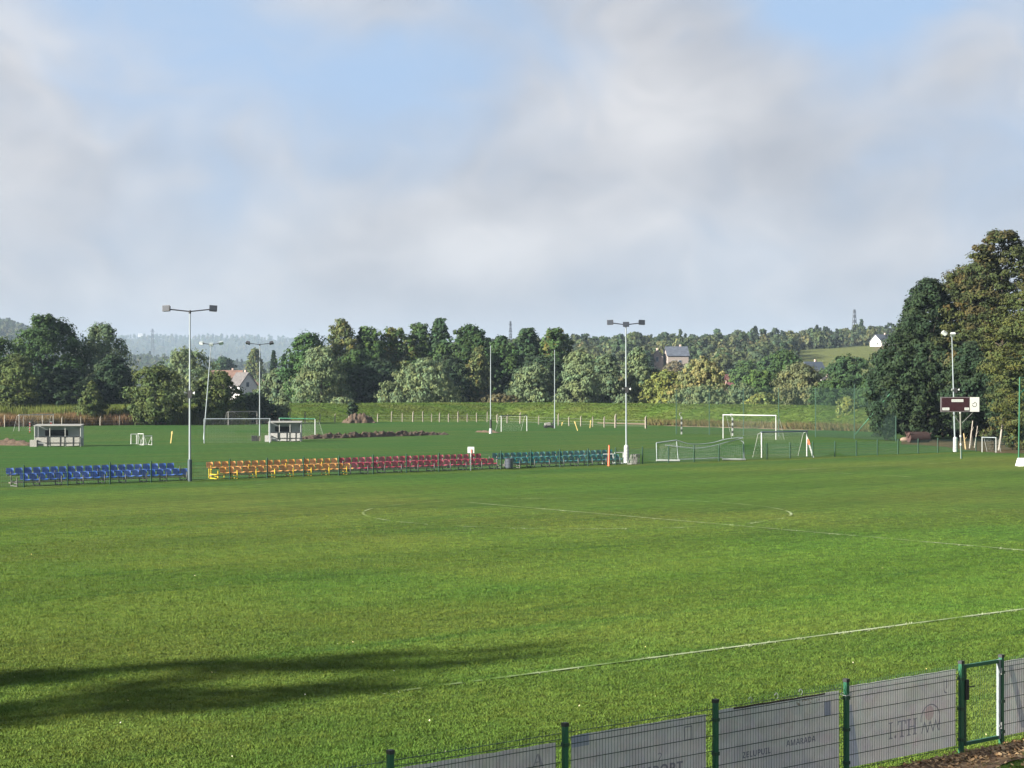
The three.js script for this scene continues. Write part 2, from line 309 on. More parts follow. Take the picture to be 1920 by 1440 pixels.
// ---------------------------------------------------------------- trees
const PROF = {
  round: (t) => Math.pow(Math.sin(Math.PI * clamp(.1 + .88 * t)), .62),
  egg: (t) => Math.pow(Math.sin(Math.PI * Math.pow(clamp(.08 + .87 * t), .92)), .58),
  dome: (t) => Math.sqrt(clamp(1 - Math.pow(t, 2.4))) * (.82 + .18 * sstep(0, .25, t)),
  cone: (t) => Math.pow(clamp(1 - t), .8) * (.35 + .65 * sstep(0, .12, t)),
  tall: (t) => Math.pow(Math.sin(Math.PI * Math.pow(clamp(.08 + .88 * t), .8)), .5) * (1 - .22 * t),
};
function leavesGeo(seed, o) {
  const R = rng(seed), pos = [], nor = [], col = [], idx = [], prof = PROF[o.prof], ph = [R() * 6, R() * 6, R() * 6];
  const N = new THREE.Vector3(), T = new THREE.Vector3(), B = new THREE.Vector3(), up = new THREE.Vector3();
  const gauss = () => R() + R() + R() - 1.5;
  for (let k = 0; k < o.clumps; k++) {
    const t = o.bias ? Math.pow(R(), o.bias) : R(), a = R() * 6.283, lobe = 1 + .22 * Math.sin(2 * a + ph[0] + 3 * t) + .18 * Math.sin(3 * a + ph[1] - 5 * t) + .12 * Math.sin(5 * a + ph[2] + 9 * t);
    const rad = o.r * prof(t) * lobe * (R() < .66 ? .7 + .36 * R() : .8 * Math.sqrt(R()));
    const cx = Math.cos(a) * rad, cz = Math.sin(a) * rad, cy = o.y0 + (o.y1 - o.y0) * t + gauss() * o.cr * (o.jit ?? 1.1) * (1 - .65 * t), cr = o.cr * (.4 + .95 * R() * R() + .1) * (.6 + .4 * prof(t));
    const tint = (.78 + .44 * R()) * .95, hue = R(), warm = o.alt && R() < o.altShare ? 1 : 0;
    const base = warm ? o.alt : o.col, cc = [base[0] * tint * (.82 + .26 * hue), base[1] * tint, base[2] * tint * (1.12 - .3 * hue)];
    const out = new THREE.Vector3(cx, (cy - (o.y0 + o.y1) / 2) * .6, cz).normalize();
    const nl = Math.max(4, Math.round(o.leaves * (.5 + R())));
    for (let i = 0; i < nl; i++) {
      N.set(gauss(), gauss(), gauss()).normalize(); const rr = cr * (.55 + .55 * R());
      const x = cx + N.x * rr, y = cy + N.y * rr * (o.flat ?? .7) - (o.droop ?? 0) * R() * cr, z = cz + N.z * rr;
      N.multiplyScalar(.8).addScaledVector(out, .5); N.y += .35; N.x += gauss() * .8; N.y += gauss() * .6; N.z += gauss() * .8; N.normalize();
      up.set(gauss(), (o.hang ? -1.5 : 0) + gauss(), gauss()); T.crossVectors(N, up).normalize(); B.crossVectors(T, N);
      const s = o.size * (.55 + .75 * R()), w = s * .5, h = s * (.6 + .5 * R()), j = pos.length / 3, v = .82 + .36 * R();
      pos.push(x - B.x * h, y - B.y * h, z - B.z * h, x + T.x * w, y + T.y * w, z + T.z * w, x + B.x * h, y + B.y * h, z + B.z * h, x - T.x * w, y - T.y * w, z - T.z * w);
      for (let q = 0; q < 4; q++) { nor.push(N.x, N.y, N.z); col.push(cc[0] * v, cc[1] * v, cc[2] * v); }
      idx.push(j, j + 2, j + 1, j, j + 3, j + 2);
    }
  }
  const g = new THREE.BufferGeometry(); g.setAttribute('position', new THREE.Float32BufferAttribute(pos, 3)); g.setAttribute('normal', new THREE.Float32BufferAttribute(nor, 3)); g.setAttribute('color', new THREE.Float32BufferAttribute(col, 3)); g.setIndex(idx); return g;
}
function trunkGeo(seed, h, r, y0, spread) {
  const R = rng(seed), list = [], top = h * .82, bend = [(R() - .5) * .04 * h, (R() - .5) * .04 * h];
  const P = (t) => [bend[0] * t * t, top * t - .15, bend[1] * t * t];
  for (let i = 0; i < 4; i++) list.push(rod(P(i / 4), P((i + 1) / 4), r * (1 - i * .23), r * (1 - (i + 1) * .23), 7));
  for (let i = 0; i < 6; i++) { const t = .25 + .1 * i, p = P(t), a = R() * 6.283, L = spread * (.55 + .25 * R()); list.push(rod(p, [p[0] + Math.cos(a) * L, p[1] + L * .7, p[2] + Math.sin(a) * L], r * (1 - t) * .5, r * .1, 5)); }
  return merge(list);
}
const KIND = {
  oak: { prof: 'round', col: [.04, .074, .023], cr: .2, size: .5, low: .08 }, green: { prof: 'egg', col: [.058, .1, .028], cr: .19, size: .48, low: .06 }, bluegreen: { prof: 'egg', col: [.044, .082, .036], cr: .18, size: .48, low: .06 },
  willow: { prof: 'dome', col: [.125, .16, .078], cr: .2, size: .42, low: 0, droop: .5, hang: 1 }, sage: { prof: 'dome', col: [.105, .142, .075], cr: .2, size: .42, low: 0, droop: .4, hang: 1 },
  golden: { prof: 'dome', col: [.2, .185, .078], alt: [.145, .16, .065], altShare: .35, cr: .19, size: .42, low: 0, droop: .5, hang: 1 }, yellow: { prof: 'dome', col: [.16, .18, .05], cr: .22, size: .42, low: 0, droop: .3 },
  birch: { prof: 'tall', col: [.095, .118, .045], alt: [.13, .125, .045], altShare: .2, cr: .2, size: .42, low: .08, droop: .6, hang: 1 }, cone: { prof: 'cone', col: [.05, .1, .03], cr: .2, size: .45, low: .02 },
  spruce: { prof: 'cone', col: [.02, .04, .022], cr: .26, size: .5, low: .02, droop: .5 }, olive: { prof: 'egg', col: [.068, .09, .027], cr: .22, size: .42, low: .01 }, dark: { prof: 'round', col: [.024, .044, .02], cr: .2, size: .5, low: .04 },
  poplar: { prof: 'tall', col: [.055, .09, .03], cr: .24, size: .45, low: .05 },
};
function tree(name, kind, px, d, topRow, halfPx, label, more = {}) {
  const k = { ...KIND[kind], ...more }, seed = more.seed ?? Math.round(px * 7 + d * 13 + topRow), base = more.base ?? 0;
  const h = high(topRow, d) - base, r = halfPx * d / FL * (more.wide ?? (px > 550 && px < 1070 ? 1.35 : 1.15)), p = at(px, d, base);
  const g = thing(name, label, 'tree', p, 0, more.group);
  const leafScale = more.leaf ?? clamp(d / 300, .45, 1.7), size = k.size * leafScale * .66, cr = Math.max(.4, Math.min(r, h * .4) * k.cr * 1.3);
  const area = 4 * (r * (h * (1 - k.low))) , nLeaf = clamp(Math.round(area / (size * size) * 7), 700, (more.most ?? 9000) * 1.4), clumps = clamp(Math.round(area / (cr * cr) * 2.3), 50, 620);
  part('trunk', trunkGeo(seed, h, Math.max(.12, h * .018), 0, r), k.trunk ?? mat.bark, g);
  part('crown', leavesGeo(seed + 1, { prof: k.prof, col: k.col, alt: k.alt, altShare: k.altShare, y0: h * k.low + cr * .4, y1: h - cr * .45, r: Math.max(.3, r - cr * .55), cr, clumps, leaves: nLeaf / clumps, size, droop: k.droop, hang: k.hang, flat: k.flat, jit: px > 1600 && d < 200 ? .6 : 1.1 }), mat.leaf, g);
  return g;
}
const BG = 'trees beyond the flood bank';
const TREES = [
  // left group
  ['broadleaf_tree', 'oak', -18, 262, 622, 62, 'dark broadleaf tree cut by the left edge, furthest left behind the far goal', { }],
  ['oak_tree', 'oak', 88, 278, 587, 66, 'big dark green oak, tallest of the trees at the far left', { most: 15000 }],
  ['willow_tree', 'sage', 192, 286, 602, 52, 'tall grey-green willow beside the big dark oak', { prof: 'round', low: .15, most: 9000 }],
  ['alder_tree', 'dark', 212, 270, 664, 42, 'dark low alder in front of the tall grey-green willow', {}],
  ['broadleaf_tree', 'dark', 120, 266, 690, 62, 'dark undergrowth tree at the foot of the big oak', {}],
  ['olive_tree', 'olive', 32, 252, 662, 40, 'olive green tree left of the big oak behind the handball goal', {}],
  ['young_tree', 'olive', 172, 243, 716, 36, 'small pointed young tree on the bank behind the left dugout', { prof: 'cone', cr: .26 }],
  ['olive_tree', 'olive', 292, 243, 684, 50, 'broad olive green tree left of the nearest floodlight mast', {}],
  ['willow_tree', 'willow', 352, 305, 649, 60, 'pale willow behind the nearest floodlight mast', {}],
  ['olive_tree', 'olive', 408, 246, 694, 40, 'olive green tree in front of the white gabled house', {}],
  ['bush_tree', 'dark', 470, 252, 735, 40, 'dark low bush below the white gabled house', { prof: 'dome' }],
  ['pale_bush', 'willow', 530, 256, 737, 14, 'pale flowering bush at the left end of the bank', {}],
  ['birch_tree', 'birch', 478, 660, 652, 17, 'hazy birch behind the roof of the white house', {}],
  ['spruce_tree', 'spruce', 513, 430, 656, 12, 'thin dark spruce, left one of three behind the willow thicket', {}],
  ['spruce_tree', 'spruce', 533, 440, 662, 10, 'thin dark spruce, middle one of three behind the willow thicket', {}],
  ['spruce_tree', 'spruce', 546, 435, 660, 10, 'thin dark spruce, right one of three behind the willow thicket', {}],
  ['willow_tree', 'sage', 520, 330, 690, 36, 'low dull willow right of the white gabled house', {}],
  ['broadleaf_tree', 'bluegreen', 420, 700, 668, 26, 'hazy blue-green tree behind the red roof', {}],
  // central row
  ['aspen_tree', 'cone', 577, 302, 621, 36, 'fresh green pointed aspen at the left end of the central row', { prof: 'egg' }],
  ['willow_tree', 'willow', 602, 292, 644, 46, 'pale willow with bright trunk in front of the pointed aspen', {}],
  ['birch_tree', 'birch', 640, 306, 596, 30, 'tall pale birch, highest at the left of the central row', { trunk: mat.birchBark }],
  ['alder_tree', 'oak', 668, 300, 655, 40, 'dark alder below the tall pale birch', {}],
  ['maple_tree', 'green', 690, 308, 613, 34, 'rounded green maple right of the tall pale birch', {}],
  ['alder_tree', 'dark', 712, 300, 672, 42, 'very dark alder filling the gap left of the round willow bush', {}],
  ['lime_tree', 'green', 740, 310, 613, 34, 'lime with yellowing top between the maple and the twin poplars', { alt: [.11, .115, .03], altShare: .35 }],
  ['poplar_tree', 'poplar', 786, 312, 604, 30, 'left one of the two tall poplars above the round willow bush', {}],
  ['poplar_tree', 'bluegreen', 824, 312, 596, 24, 'right one of the two tall poplars, highest of the central row', { prof: 'tall' }],
  ['alder_tree', 'dark', 840, 302, 668, 46, 'very dark alder behind the right side of the round willow bush', {}],
  ['willow_bush', 'willow', 796, 290, 670, 60, 'wide round pale willow bush in the middle of the bank', { most: 12000 }],
  ['ash_tree', 'oak', 880, 308, 608, 42, 'broad dark ash left of the bare grey mast', { most: 11000 }],
  ['birch_tree', 'birch', 898, 300, 648, 20, 'slim yellowing birch in front of the broad dark ash', {}],
  ['alder_tree', 'oak', 942, 304, 631, 32, 'dark alder directly behind the bare grey mast', {}],
  ['poplar_tree', 'bluegreen', 988, 312, 614, 28, 'dark pointed poplar between the two bare masts', { prof: 'egg' }],
  ['poplar_tree', 'green', 1040, 310, 614, 31, 'rounded poplar at the right end of the tall central row', { alt: [.12, .11, .03], altShare: .2 }],
  ['alder_tree', 'dark', 1010, 302, 668, 56, 'dark alder in the gap behind the two willow bushes', {}],
  ['willow_bush', 'willow', 1004, 292, 680, 42, 'willow bush left of the right bare mast', {}],
  ['willow_tree', 'willow', 1088, 290, 653, 42, 'tall pale willow right of the right bare mast', { most: 12000 }],
  ['willow_tree', 'sage', 1138, 300, 660, 28, 'dull willow left of the three-lamp mast', {}],
  ['pale_bush', 'sage', 1168, 282, 738, 24, 'low silvery bush at the foot of the three-lamp mast', {}],
  ['willow_tree', 'willow', 1196, 296, 650, 28, 'narrow pale willow right of the three-lamp mast', {}],
  ['alder_tree', 'dark', 1222, 300, 690, 32, 'dark gap-filling alder below the pink house', {}],
  ['brown_bush', 'olive', 935, 288, 738, 40, 'low brownish bush below the dark alder at the bare mast', { col: [.1, .085, .04], prof: 'dome' }],
  ['bush_tree', 'green', 1250, 285, 694, 44, 'yellow-green willow left of the golden willow', { col: [.135, .15, .04], prof: 'dome' }],
  ['willow_tree', 'golden', 1318, 280, 668, 56, 'golden autumn willow below the pink house', { most: 14000 }],
  ['willow_bush', 'willow', 1316, 270, 722, 60, 'pale low scrub at the foot of the golden willow', {}],
  ['willow_bush', 'sage', 1390, 268, 716, 36, 'grey-green bush under the white chimney', {}],
  ['ash_tree', 'green', 1424, 300, 692, 36, 'bright green ash right of the white chimney', {}],
  ['maple_tree', 'oak', 1470, 330, 655, 36, 'dark maple behind the dull olive willow', {}],
  ['willow_tree', 'olive', 1502, 270, 678, 52, 'wide dull olive willow behind the white goal', { prof: 'dome', col: [.115, .125, .06], droop: .5, hang: 1, most: 12000 }],
  ['willow_bush', 'yellow', 1430, 256, 735, 38, 'yellow-green scrub on the bank behind the white goal', {}],
  ['ash_tree', 'green', 1592, 290, 664, 46, 'dark green ash between the olive willow and the high net', { col: [.04, .075, .03] }],
  ['bush_tree', 'oak', 1560, 262, 712, 46, 'dark scrub behind the left part of the high net', {}],
  ['elder_bush', 'yellow', 1588, 232, 742, 24, 'yellowish elder bush behind the high net', {}],
  ['bush_tree', 'oak', 1640, 236, 700, 44, 'dark scrub behind the braced end of the high net', {}],
  // middle distance, right
  ['hazy_tree', 'green', 1398, 470, 676, 30, 'hazy green tree above the white chimney', {}],
  ['hazy_tree', 'oak', 1440, 500, 668, 30, 'hazy dark tree left of the meadow', { base: 3 }],
  ['hazy_tree', 'bluegreen', 1355, 560, 660, 26, 'hazy tree right of the pink house', { base: 6 }],
  ['hazy_tree', 'sage', 1265, 600, 676, 30, 'dull pinkish scrub below the pink house', { base: 5, col: [.12, .1, .06] }],
  ['hazy_tree', 'bluegreen', 1205, 620, 655, 24, 'hazy tree left of the pink house', { base: 6 }],
  ['hazy_tree', 'green', 1120, 560, 672, 28, 'hazy green tree behind the tall pale willow', { base: 5 }],
  ['hazy_tree', 'birch', 1244, 900, 622, 9, 'thin tall tree on the skyline above the pink house', { base: 22 }],
  ['hazy_tree', 'green', 1560, 520, 688, 28, 'small tree at the lower edge of the meadow', { base: 4 }],
  // right foreground group
  ['dark_tree', 'dark', 1662, 176, 650, 44, 'low dark tree at the left end of the right-hand tree belt', { most: 12000 }],
  ['dark_tree', 'dark', 1742, 172, 520, 74, 'tall dark tree behind the floodlight mast with white lamps', { most: 26000, col: [.026, .044, .019], low: .04, prof: 'round', cr: .15, flat: .8 }],
  ['brown_tree', 'oak', 1806, 176, 500, 72, 'brownish green tree between the dark tree and the tallest one', { most: 20000, col: [.034, .048, .018], alt: [.056, .05, .02], altShare: .35, prof: 'round' }],
  ['lime_tree', 'oak', 1880, 168, 427, 96, 'tallest tree at the right, crown turning brown', { most: 30000, col: [.05, .06, .019], alt: [.072, .058, .021], altShare: .4, prof: 'round', cr: .13, flat: .6, low: .03 }],
  ['lime_tree', 'olive', 1934, 150, 540, 92, 'yellow-green tree cut by the right edge behind the green post', { most: 26000, col: [.066, .078, .022], alt: [.078, .078, .023], altShare: .25, cr: .15, flat: .35 }],
  ['dark_tree', 'dark', 1714, 178, 566, 46, 'dark tree at the left flank of the tall dark tree', { most: 18000, col: [.026, .044, .019], prof: 'round', flat: .8 }],
  ['brown_tree', 'oak', 1848, 172, 470, 62, 'olive brown tree filling the flank of the tallest tree', { most: 20000, col: [.04, .052, .018], alt: [.062, .053, .02], altShare: .3 }],
  ['dark_tree', 'dark', 1822, 160, 640, 46, 'dark lower boughs behind the scoreboard', { most: 14000, low: .16 }],
  ['dark_tree', 'dark', 1905, 156, 668, 50, 'dark undergrowth below the yellow-green tree at the right edge', { most: 14000, low: .12 }],
  ['dark_tree', 'dark', 1768, 184, 690, 70, 'dark thicket behind the roller', { most: 12000, prof: 'dome', low: 0 }],
  ['dark_tree', 'dark', 1880, 182, 700, 70, 'dark thicket behind the leaning poles', { most: 12000, prof: 'dome', low: 0 }],
];
for (const [name, kind, px, d, top, half, label, more] of TREES) tree(name, kind, px, d, top, half, label, more);
// trees left of the frame whose long shadows fall across the near corner of the pitch
for (const [tx, td, h, r, label] of [[2.2, 37.3, 14.5, 1.95, 'slim tree left of the frame that throws the upper shadow on the pitch'], [-1.0, 32.8, 13, 1.6, 'slim tree left of the frame that throws the lower shadow on the pitch'], [-4.6, 35.4, 13.5, .5, 'thin tree left of the frame that throws the topmost thin shadow'], [9.3, 26.1, 10, 1.6, 'tree left of the spectator bank that shades the ground at the gate']]) {
  const L = h / Math.tan(SUN_EL), x = tx - Math.cos(SUN_AZ) * L, d = td - Math.sin(SUN_AZ) * L, g = thing('shade_tree', label, 'tree', new THREE.Vector3(x, 0, -d));
  part('trunk', trunkGeo(d * 9 | 0, h, .17, 0, r), mat.bark, g);
  part('crown', leavesGeo((d * 31 | 0) + 900, { prof: 'tall', col: [.07, .1, .03], y0: h * .2, y1: h - .5, r: r * 1.15, cr: .62, clumps: 100, leaves: 36, size: .22 }), mat.leaf, g);
}
// woods on the hills, too far off to count
function hillTrees(name, label, f, n, p0, p1, d0, d1, sc, seed, skip) {
  const R = rng(seed), lists = [[], [], [], []];
  while (n-- > 0) {
    const px = mix(p0, p1, R()), d = mix(d0, d1, R()), h = f(px, d); if (h < 2 || (skip && skip(px, d))) continue;
    const p = at(px, d), s = sc * (.65 + .7 * R()), v = R() < .07 ? 3 : (R() * 3) | 0, k = .75 + .5 * R();
    lists[v].push([p.x, h - .8, p.z, s, s * (.85 + .5 * R()), [k * (.95 + .35 * R()), k, k * (.8 + .4 * R())], R() * 6.28]);
  }
  lists.forEach((l, v) => {
    const g = leavesGeo(700 + v, [{ prof: 'round', col: [.07, .095, .038], y0: .12, y1: .9, r: .34, cr: .17, clumps: 26, leaves: 13, size: .105 }, { prof: 'egg', col: [.05, .075, .035], y0: .08, y1: .95, r: .28, cr: .15, clumps: 26, leaves: 13, size: .1 }, { prof: 'dome', col: [.1, .11, .05], y0: .05, y1: .75, r: .36, cr: .18, clumps: 24, leaves: 13, size: .11 }, { prof: 'cone', col: [.03, .05, .03], y0: .04, y1: 1.1, r: .24, cr: .13, clumps: 26, leaves: 12, size: .1 }][v]);
    scatter(name, label, 'woodland', g, mat.leaf, l);
  });
}
hillTrees('hillside_wood', 'distant wood covering the hill behind the houses', rightHill, 9000, 560, 2300, 420, 1330, 6.6, 51, (px, d) => (px > 1490 && px < 1750 && d < 812) || (Math.abs(px - 1258) < 46 && d > 430 && d < 660));
hillTrees('left_hill_wood', 'hazy blue wood on the hill at the far left', leftHill, 2600, -300, 640, 1700, 2640, 10, 52);
hillTrees('ridge_wood', 'pale hazy wood along the distant ridge', farRidge, 2600, -300, 1200, 4800, 5950, 12, 53);

// ---------------------------------------------------------------- near fence, gate and hung banners
const FS0 = -38.17, FSP = 2.562, GATE = .978, POST_H = 1.35;
const postsS = [-2, -1, 0, 1, 2, 3, 4].map(k => FS0 + k * FSP).concat([FS0 + 4 * FSP + GATE, FS0 + 5 * FSP + GATE, FS0 + 6 * FSP + GATE, FS0 + 7 * FSP + GATE]);
const postGeo = box(.06, POST_H, .06, 0, POST_H / 2 - .02, 0), capGeo = box(.07, .045, .07, 0, POST_H - .005, 0), clampGeo = [.2, .66, 1.1].map(y => box(.078, .045, .078, 0, y, 0));
const MESH_W = 2.46, MESH_H = 1.23;
const meshGeo = (() => {
  const L = [], n = 49; for (let i = 0; i <= n; i++) { const x = -MESH_W / 2 + MESH_W * i / n; L.push([[x, .06, 0], [x, .06 + MESH_H + .025, 0]]); }
  const v = cords(L, .0028), h = [];
  for (const y of [.1, .3, .5, .7, .9, 1.1]) h.push(box(MESH_W, .008, .008, 0, y, .008));
  h.push(box(MESH_W, .008, .008, 0, 1.24, -.02), box(MESH_W, .008, .008, 0, 1.17, -.02), beam([-MESH_W / 2, 1.17, -.02], [MESH_W / 2, 1.17, -.02], .006));
  return merge([v, ...h]);
})();
{
  const f = thing('panel_fence', 'green metal mesh fence along the near side of the pitch', 'fence', pitch(FS0, FENCE_T), TURN);
  postsS.forEach((s) => { const m = part('post', postGeo, mat.green, f); m.position.x = s - FS0; const c = part('post_cap', capGeo, mat.black, m); for (const k of clampGeo) part('clamp', k, mat.greenDark, m); });
  for (let i = 0; i < postsS.length - 1; i++) { if (i === 6) continue; const m = part('wire_mesh', meshGeo, mat.wire, f); m.position.x = (postsS[i] + postsS[i + 1]) / 2 - FS0; }
  // gate
  const g = thing('gate', 'narrow green framed gate standing in the near mesh fence', 'gate', pitch(postsS[6], FENCE_T), TURN), W = GATE - .1;
  part('stile', box(.05, 1.2, .045, .075, .7, 0), mat.greenDark, g); part('stile', box(.05, 1.2, .045, .05 + W - .015, .7, 0), mat.galv, g);
  part('top_rail', box(W - .09, .05, .045, .05 + W / 2 - .0, 1.275, 0), mat.green, g); part('bottom_rail', box(W - .09, .05, .045, .05 + W / 2, .125, 0), mat.green, g);
  const ww = []; for (let i = 1; i < 17; i++) ww.push([[.1 + i * (W - .1) / 17, .14, 0], [.1 + i * (W - .1) / 17, 1.26, 0]]); for (let y = .3; y < 1.2; y += .2) ww.push([[.1, y, 0], [W, y, 0]]);
  part('wire_infill', cords(ww, .0018), mat.wire, g);
  const lk = part('lock_case', box(.075, .3, .06, .1, .93, .01), mat.black, g); part('handle', merge([rod([.115, .98, .03], [.115, .98, .08], .01), rod([.11, .98, .08], [.23, .98, .08], .009)]), mat.black, lk);
  for (const y of [.3, 1.12]) part('hinge', merge([rod([W + .062, y - .05, .02], [W + .062, y + .05, .02], .02), box(.09, .03, .02, W + .06, y, .02)]), mat.zinc, g);
}
// banners: woven advertising sheets hung on the pitch side; the print shows through from behind
function bannerTex(draw, seed) {
  const c = document.createElement('canvas'); c.width = 1024; c.height = 512; const x = c.getContext('2d'), R = rng(seed);
  x.fillStyle = '#dbd8d6'; x.fillRect(0, 0, 1024, 512);
  for (let i = 0; i < 240; i++) { x.fillStyle = `rgba(${165 + R() * 40 | 0},${160 + R() * 40 | 0},${160 + R() * 45 | 0},${.04 + .06 * R()})`; x.beginPath(); x.ellipse(R() * 1024, R() * 512, 20 + 90 * R(), 8 + 40 * R(), R() * 3, 0, 7); x.fill(); }
  for (let i = 0; i < 60; i++) { x.fillStyle = `rgba(110,90,60,${.05 + .1 * R()})`; x.fillRect(R() * 1024, R() * R() * 400, 2 + 5 * R(), 10 + 60 * R()); }
  draw(x, R);
  const t = new THREE.CanvasTexture(c); t.colorSpace = THREE.SRGBColorSpace; t.magFilter = THREE.LinearFilter; return t;
}
function bannerGeo(w, h, seed, sagTop) {
  const g = new THREE.BoxGeometry(w, h, .004, 30, 8, 1), p = g.attributes.position;
  for (let i = 0; i < p.count; i++) { const x = p.getX(i), y = p.getY(i), k = (y / h + .5); p.setZ(i, p.getZ(i) + .01 * nz(x * 1.6 + seed, y * 2, seed)); if (k > .9) p.setY(i, y - sagTop * (1 - Math.abs(Math.sin((x / w + .5) * Math.PI * 5)))); }
  g.computeVertexNormals(); return g;
}
const faint = (x, a) => `rgba(58,62,86,${x * a})`;
const BANNERS = [
  [1.5, 2.34, 1.04, .62, 'pale grey banner nearest the bottom edge, top edge hung below the mesh', (x, R) => { x.font = 'bold 110px serif'; x.fillStyle = 'rgba(60,62,80,.28)'; x.fillText('A', 860, 130); }, .008],
  [2.5, 2.3, 1.08, .645, 'grey banner with faint grey writing at its foot, second from the bottom edge', (x, R) => { x.font = 'bold 95px sans-serif'; x.fillStyle = 'rgba(58,60,84,.42)'; x.fillText('BRAMPORT', 330, 330); x.font = '70px sans-serif'; x.fillStyle = 'rgba(60,62,86,.4)'; x.fillText('2', 640, 240); x.strokeStyle = 'rgba(58,60,84,.35)'; x.lineWidth = 8; x.strokeRect(850, 60, 60, 80); x.fillStyle = 'rgba(90,110,160,.35)'; x.fillRect(0, 0, 130, 70); }, .006],
  [3.5, 2.36, 1.1, .66, 'stained grey banner with a dark top edge and two small faint words', (x, R) => { x.fillStyle = 'rgba(52,40,30,.85)'; x.fillRect(120, 0, 780, 12); x.font = 'bold 52px sans-serif'; x.fillStyle = 'rgba(50,54,80,.5)'; x.fillText('ZELUPUIL', 190, 322); x.fillText('AMARADA', 560, 300); x.fillStyle = 'rgba(70,84,130,.4)'; x.fillRect(890, 60, 60, 90); x.clearRect(0, 0, 0, 0); for (let i = 0; i < 26; i++) { x.fillStyle = `rgba(80,60,30,${.15 + .3 * R()})`; x.fillRect(640 + 200 * R(), 20 + 30 * R(), 4 + 16 * R(), 4 + 8 * R()); } }, .005],
  [4.5, 2.42, 1.14, .68, 'grey banner beside the gate with large letters and a round emblem', (x, R) => {
    x.fillStyle = 'rgba(40,44,66,.36)'; x.font = '150px serif'; x.save(); x.translate(370, 385); x.scale(.9, 1); x.fillText('I.TH', 0, 0); x.restore();
    x.strokeStyle = 'rgba(46,50,74,.4)'; x.lineWidth = 7; x.beginPath(); x.arc(775, 300, 92, Math.PI * .95, Math.PI * 2.25); x.stroke();
    x.fillStyle = 'rgba(150,90,98,.22)'; x.beginPath(); x.ellipse(765, 262, 44, 48, 0, 0, 7); x.fill();
    x.lineWidth = 8; for (const k of [690, 745, 800]) { x.beginPath(); x.moveTo(k, 388); x.lineTo(k + 28, 318); x.lineTo(k + 58, 388); x.stroke(); } x.beginPath(); x.moveTo(867, 290); x.lineTo(867, 388); x.stroke();
    x.lineWidth = 8; x.beginPath(); x.moveTo(905, 60); x.lineTo(905, 120); x.quadraticCurveTo(908, 150, 935, 148); x.moveTo(930, 60); x.lineTo(930, 120); x.stroke(); x.fillStyle = 'rgba(90,112,160,.28)'; x.beginPath(); x.moveTo(0, 120); x.lineTo(0, 512); x.lineTo(110, 512); x.lineTo(40, 120); x.fill();
  }, .006],
  [6.49, 2.36, 1.14, .68, 'grey banner right of the gate, cut by the right edge', (x, R) => { x.fillStyle = 'rgba(70,80,110,.3)'; x.beginPath(); x.moveTo(60, 40); x.lineTo(110, 40); x.lineTo(260, 480); x.lineTo(200, 480); x.fill(); }, .006],
];
BANNERS.forEach(([k, w, h, yc, label, draw, sag], i) => {
  const s = k > 5 ? FS0 + 5 * FSP + GATE - FSP / 2 : FS0 + (k - .99) * FSP;
  const sheetMat = { roughness: 1, specularIntensity: .3, transmission: .5, thickness: 0 }, back = new THREE.MeshPhysicalMaterial({ color: new THREE.Color().setRGB(.85, .84, .83), ...sheetMat }), print = new THREE.MeshPhysicalMaterial({ map: bannerTex(draw, 60 + i), ...sheetMat });
  single('fence_banner', bannerGeo(w, h, i * 3.1, sag), [back, back, back, back, print, back], label, 'banner', pitch(k > 5 ? s : FS0 + (k - 1) * FSP, FENCE_T + .045, yc), TURN);
});
// short white cable ties standing up from the stained banner
for (const [dx, label] of [[-.62, 'left one of three white ties on top of the stained banner'], [-.12, 'middle one of three white ties on top of the stained banner'], [.36, 'right one of three white ties on top of the stained banner']])
  single('cable_tie', tube([[0, 0, 0], [.012, .045, .01], [-.02, .085, 0], [-.035, .05, -.01]], .006, 10, 5), mat.white, label, 'cable tie', pitch(FS0 + 2.5 * FSP + dx, FENCE_T, 1.24), TURN, 'white ties on the fence');
single('rope_loop', tube([[-.06, 0, .05], [.06, .02, .055], [.06, .03, -.05], [-.06, .01, -.05], [-.06, 0, .05]], .006, 20, 5), mat.white, 'thin white rope tied round the fence post left of the lettered banner', 'rope', pitch(FS0 + 3 * FSP, FENCE_T, 1.14), TURN);
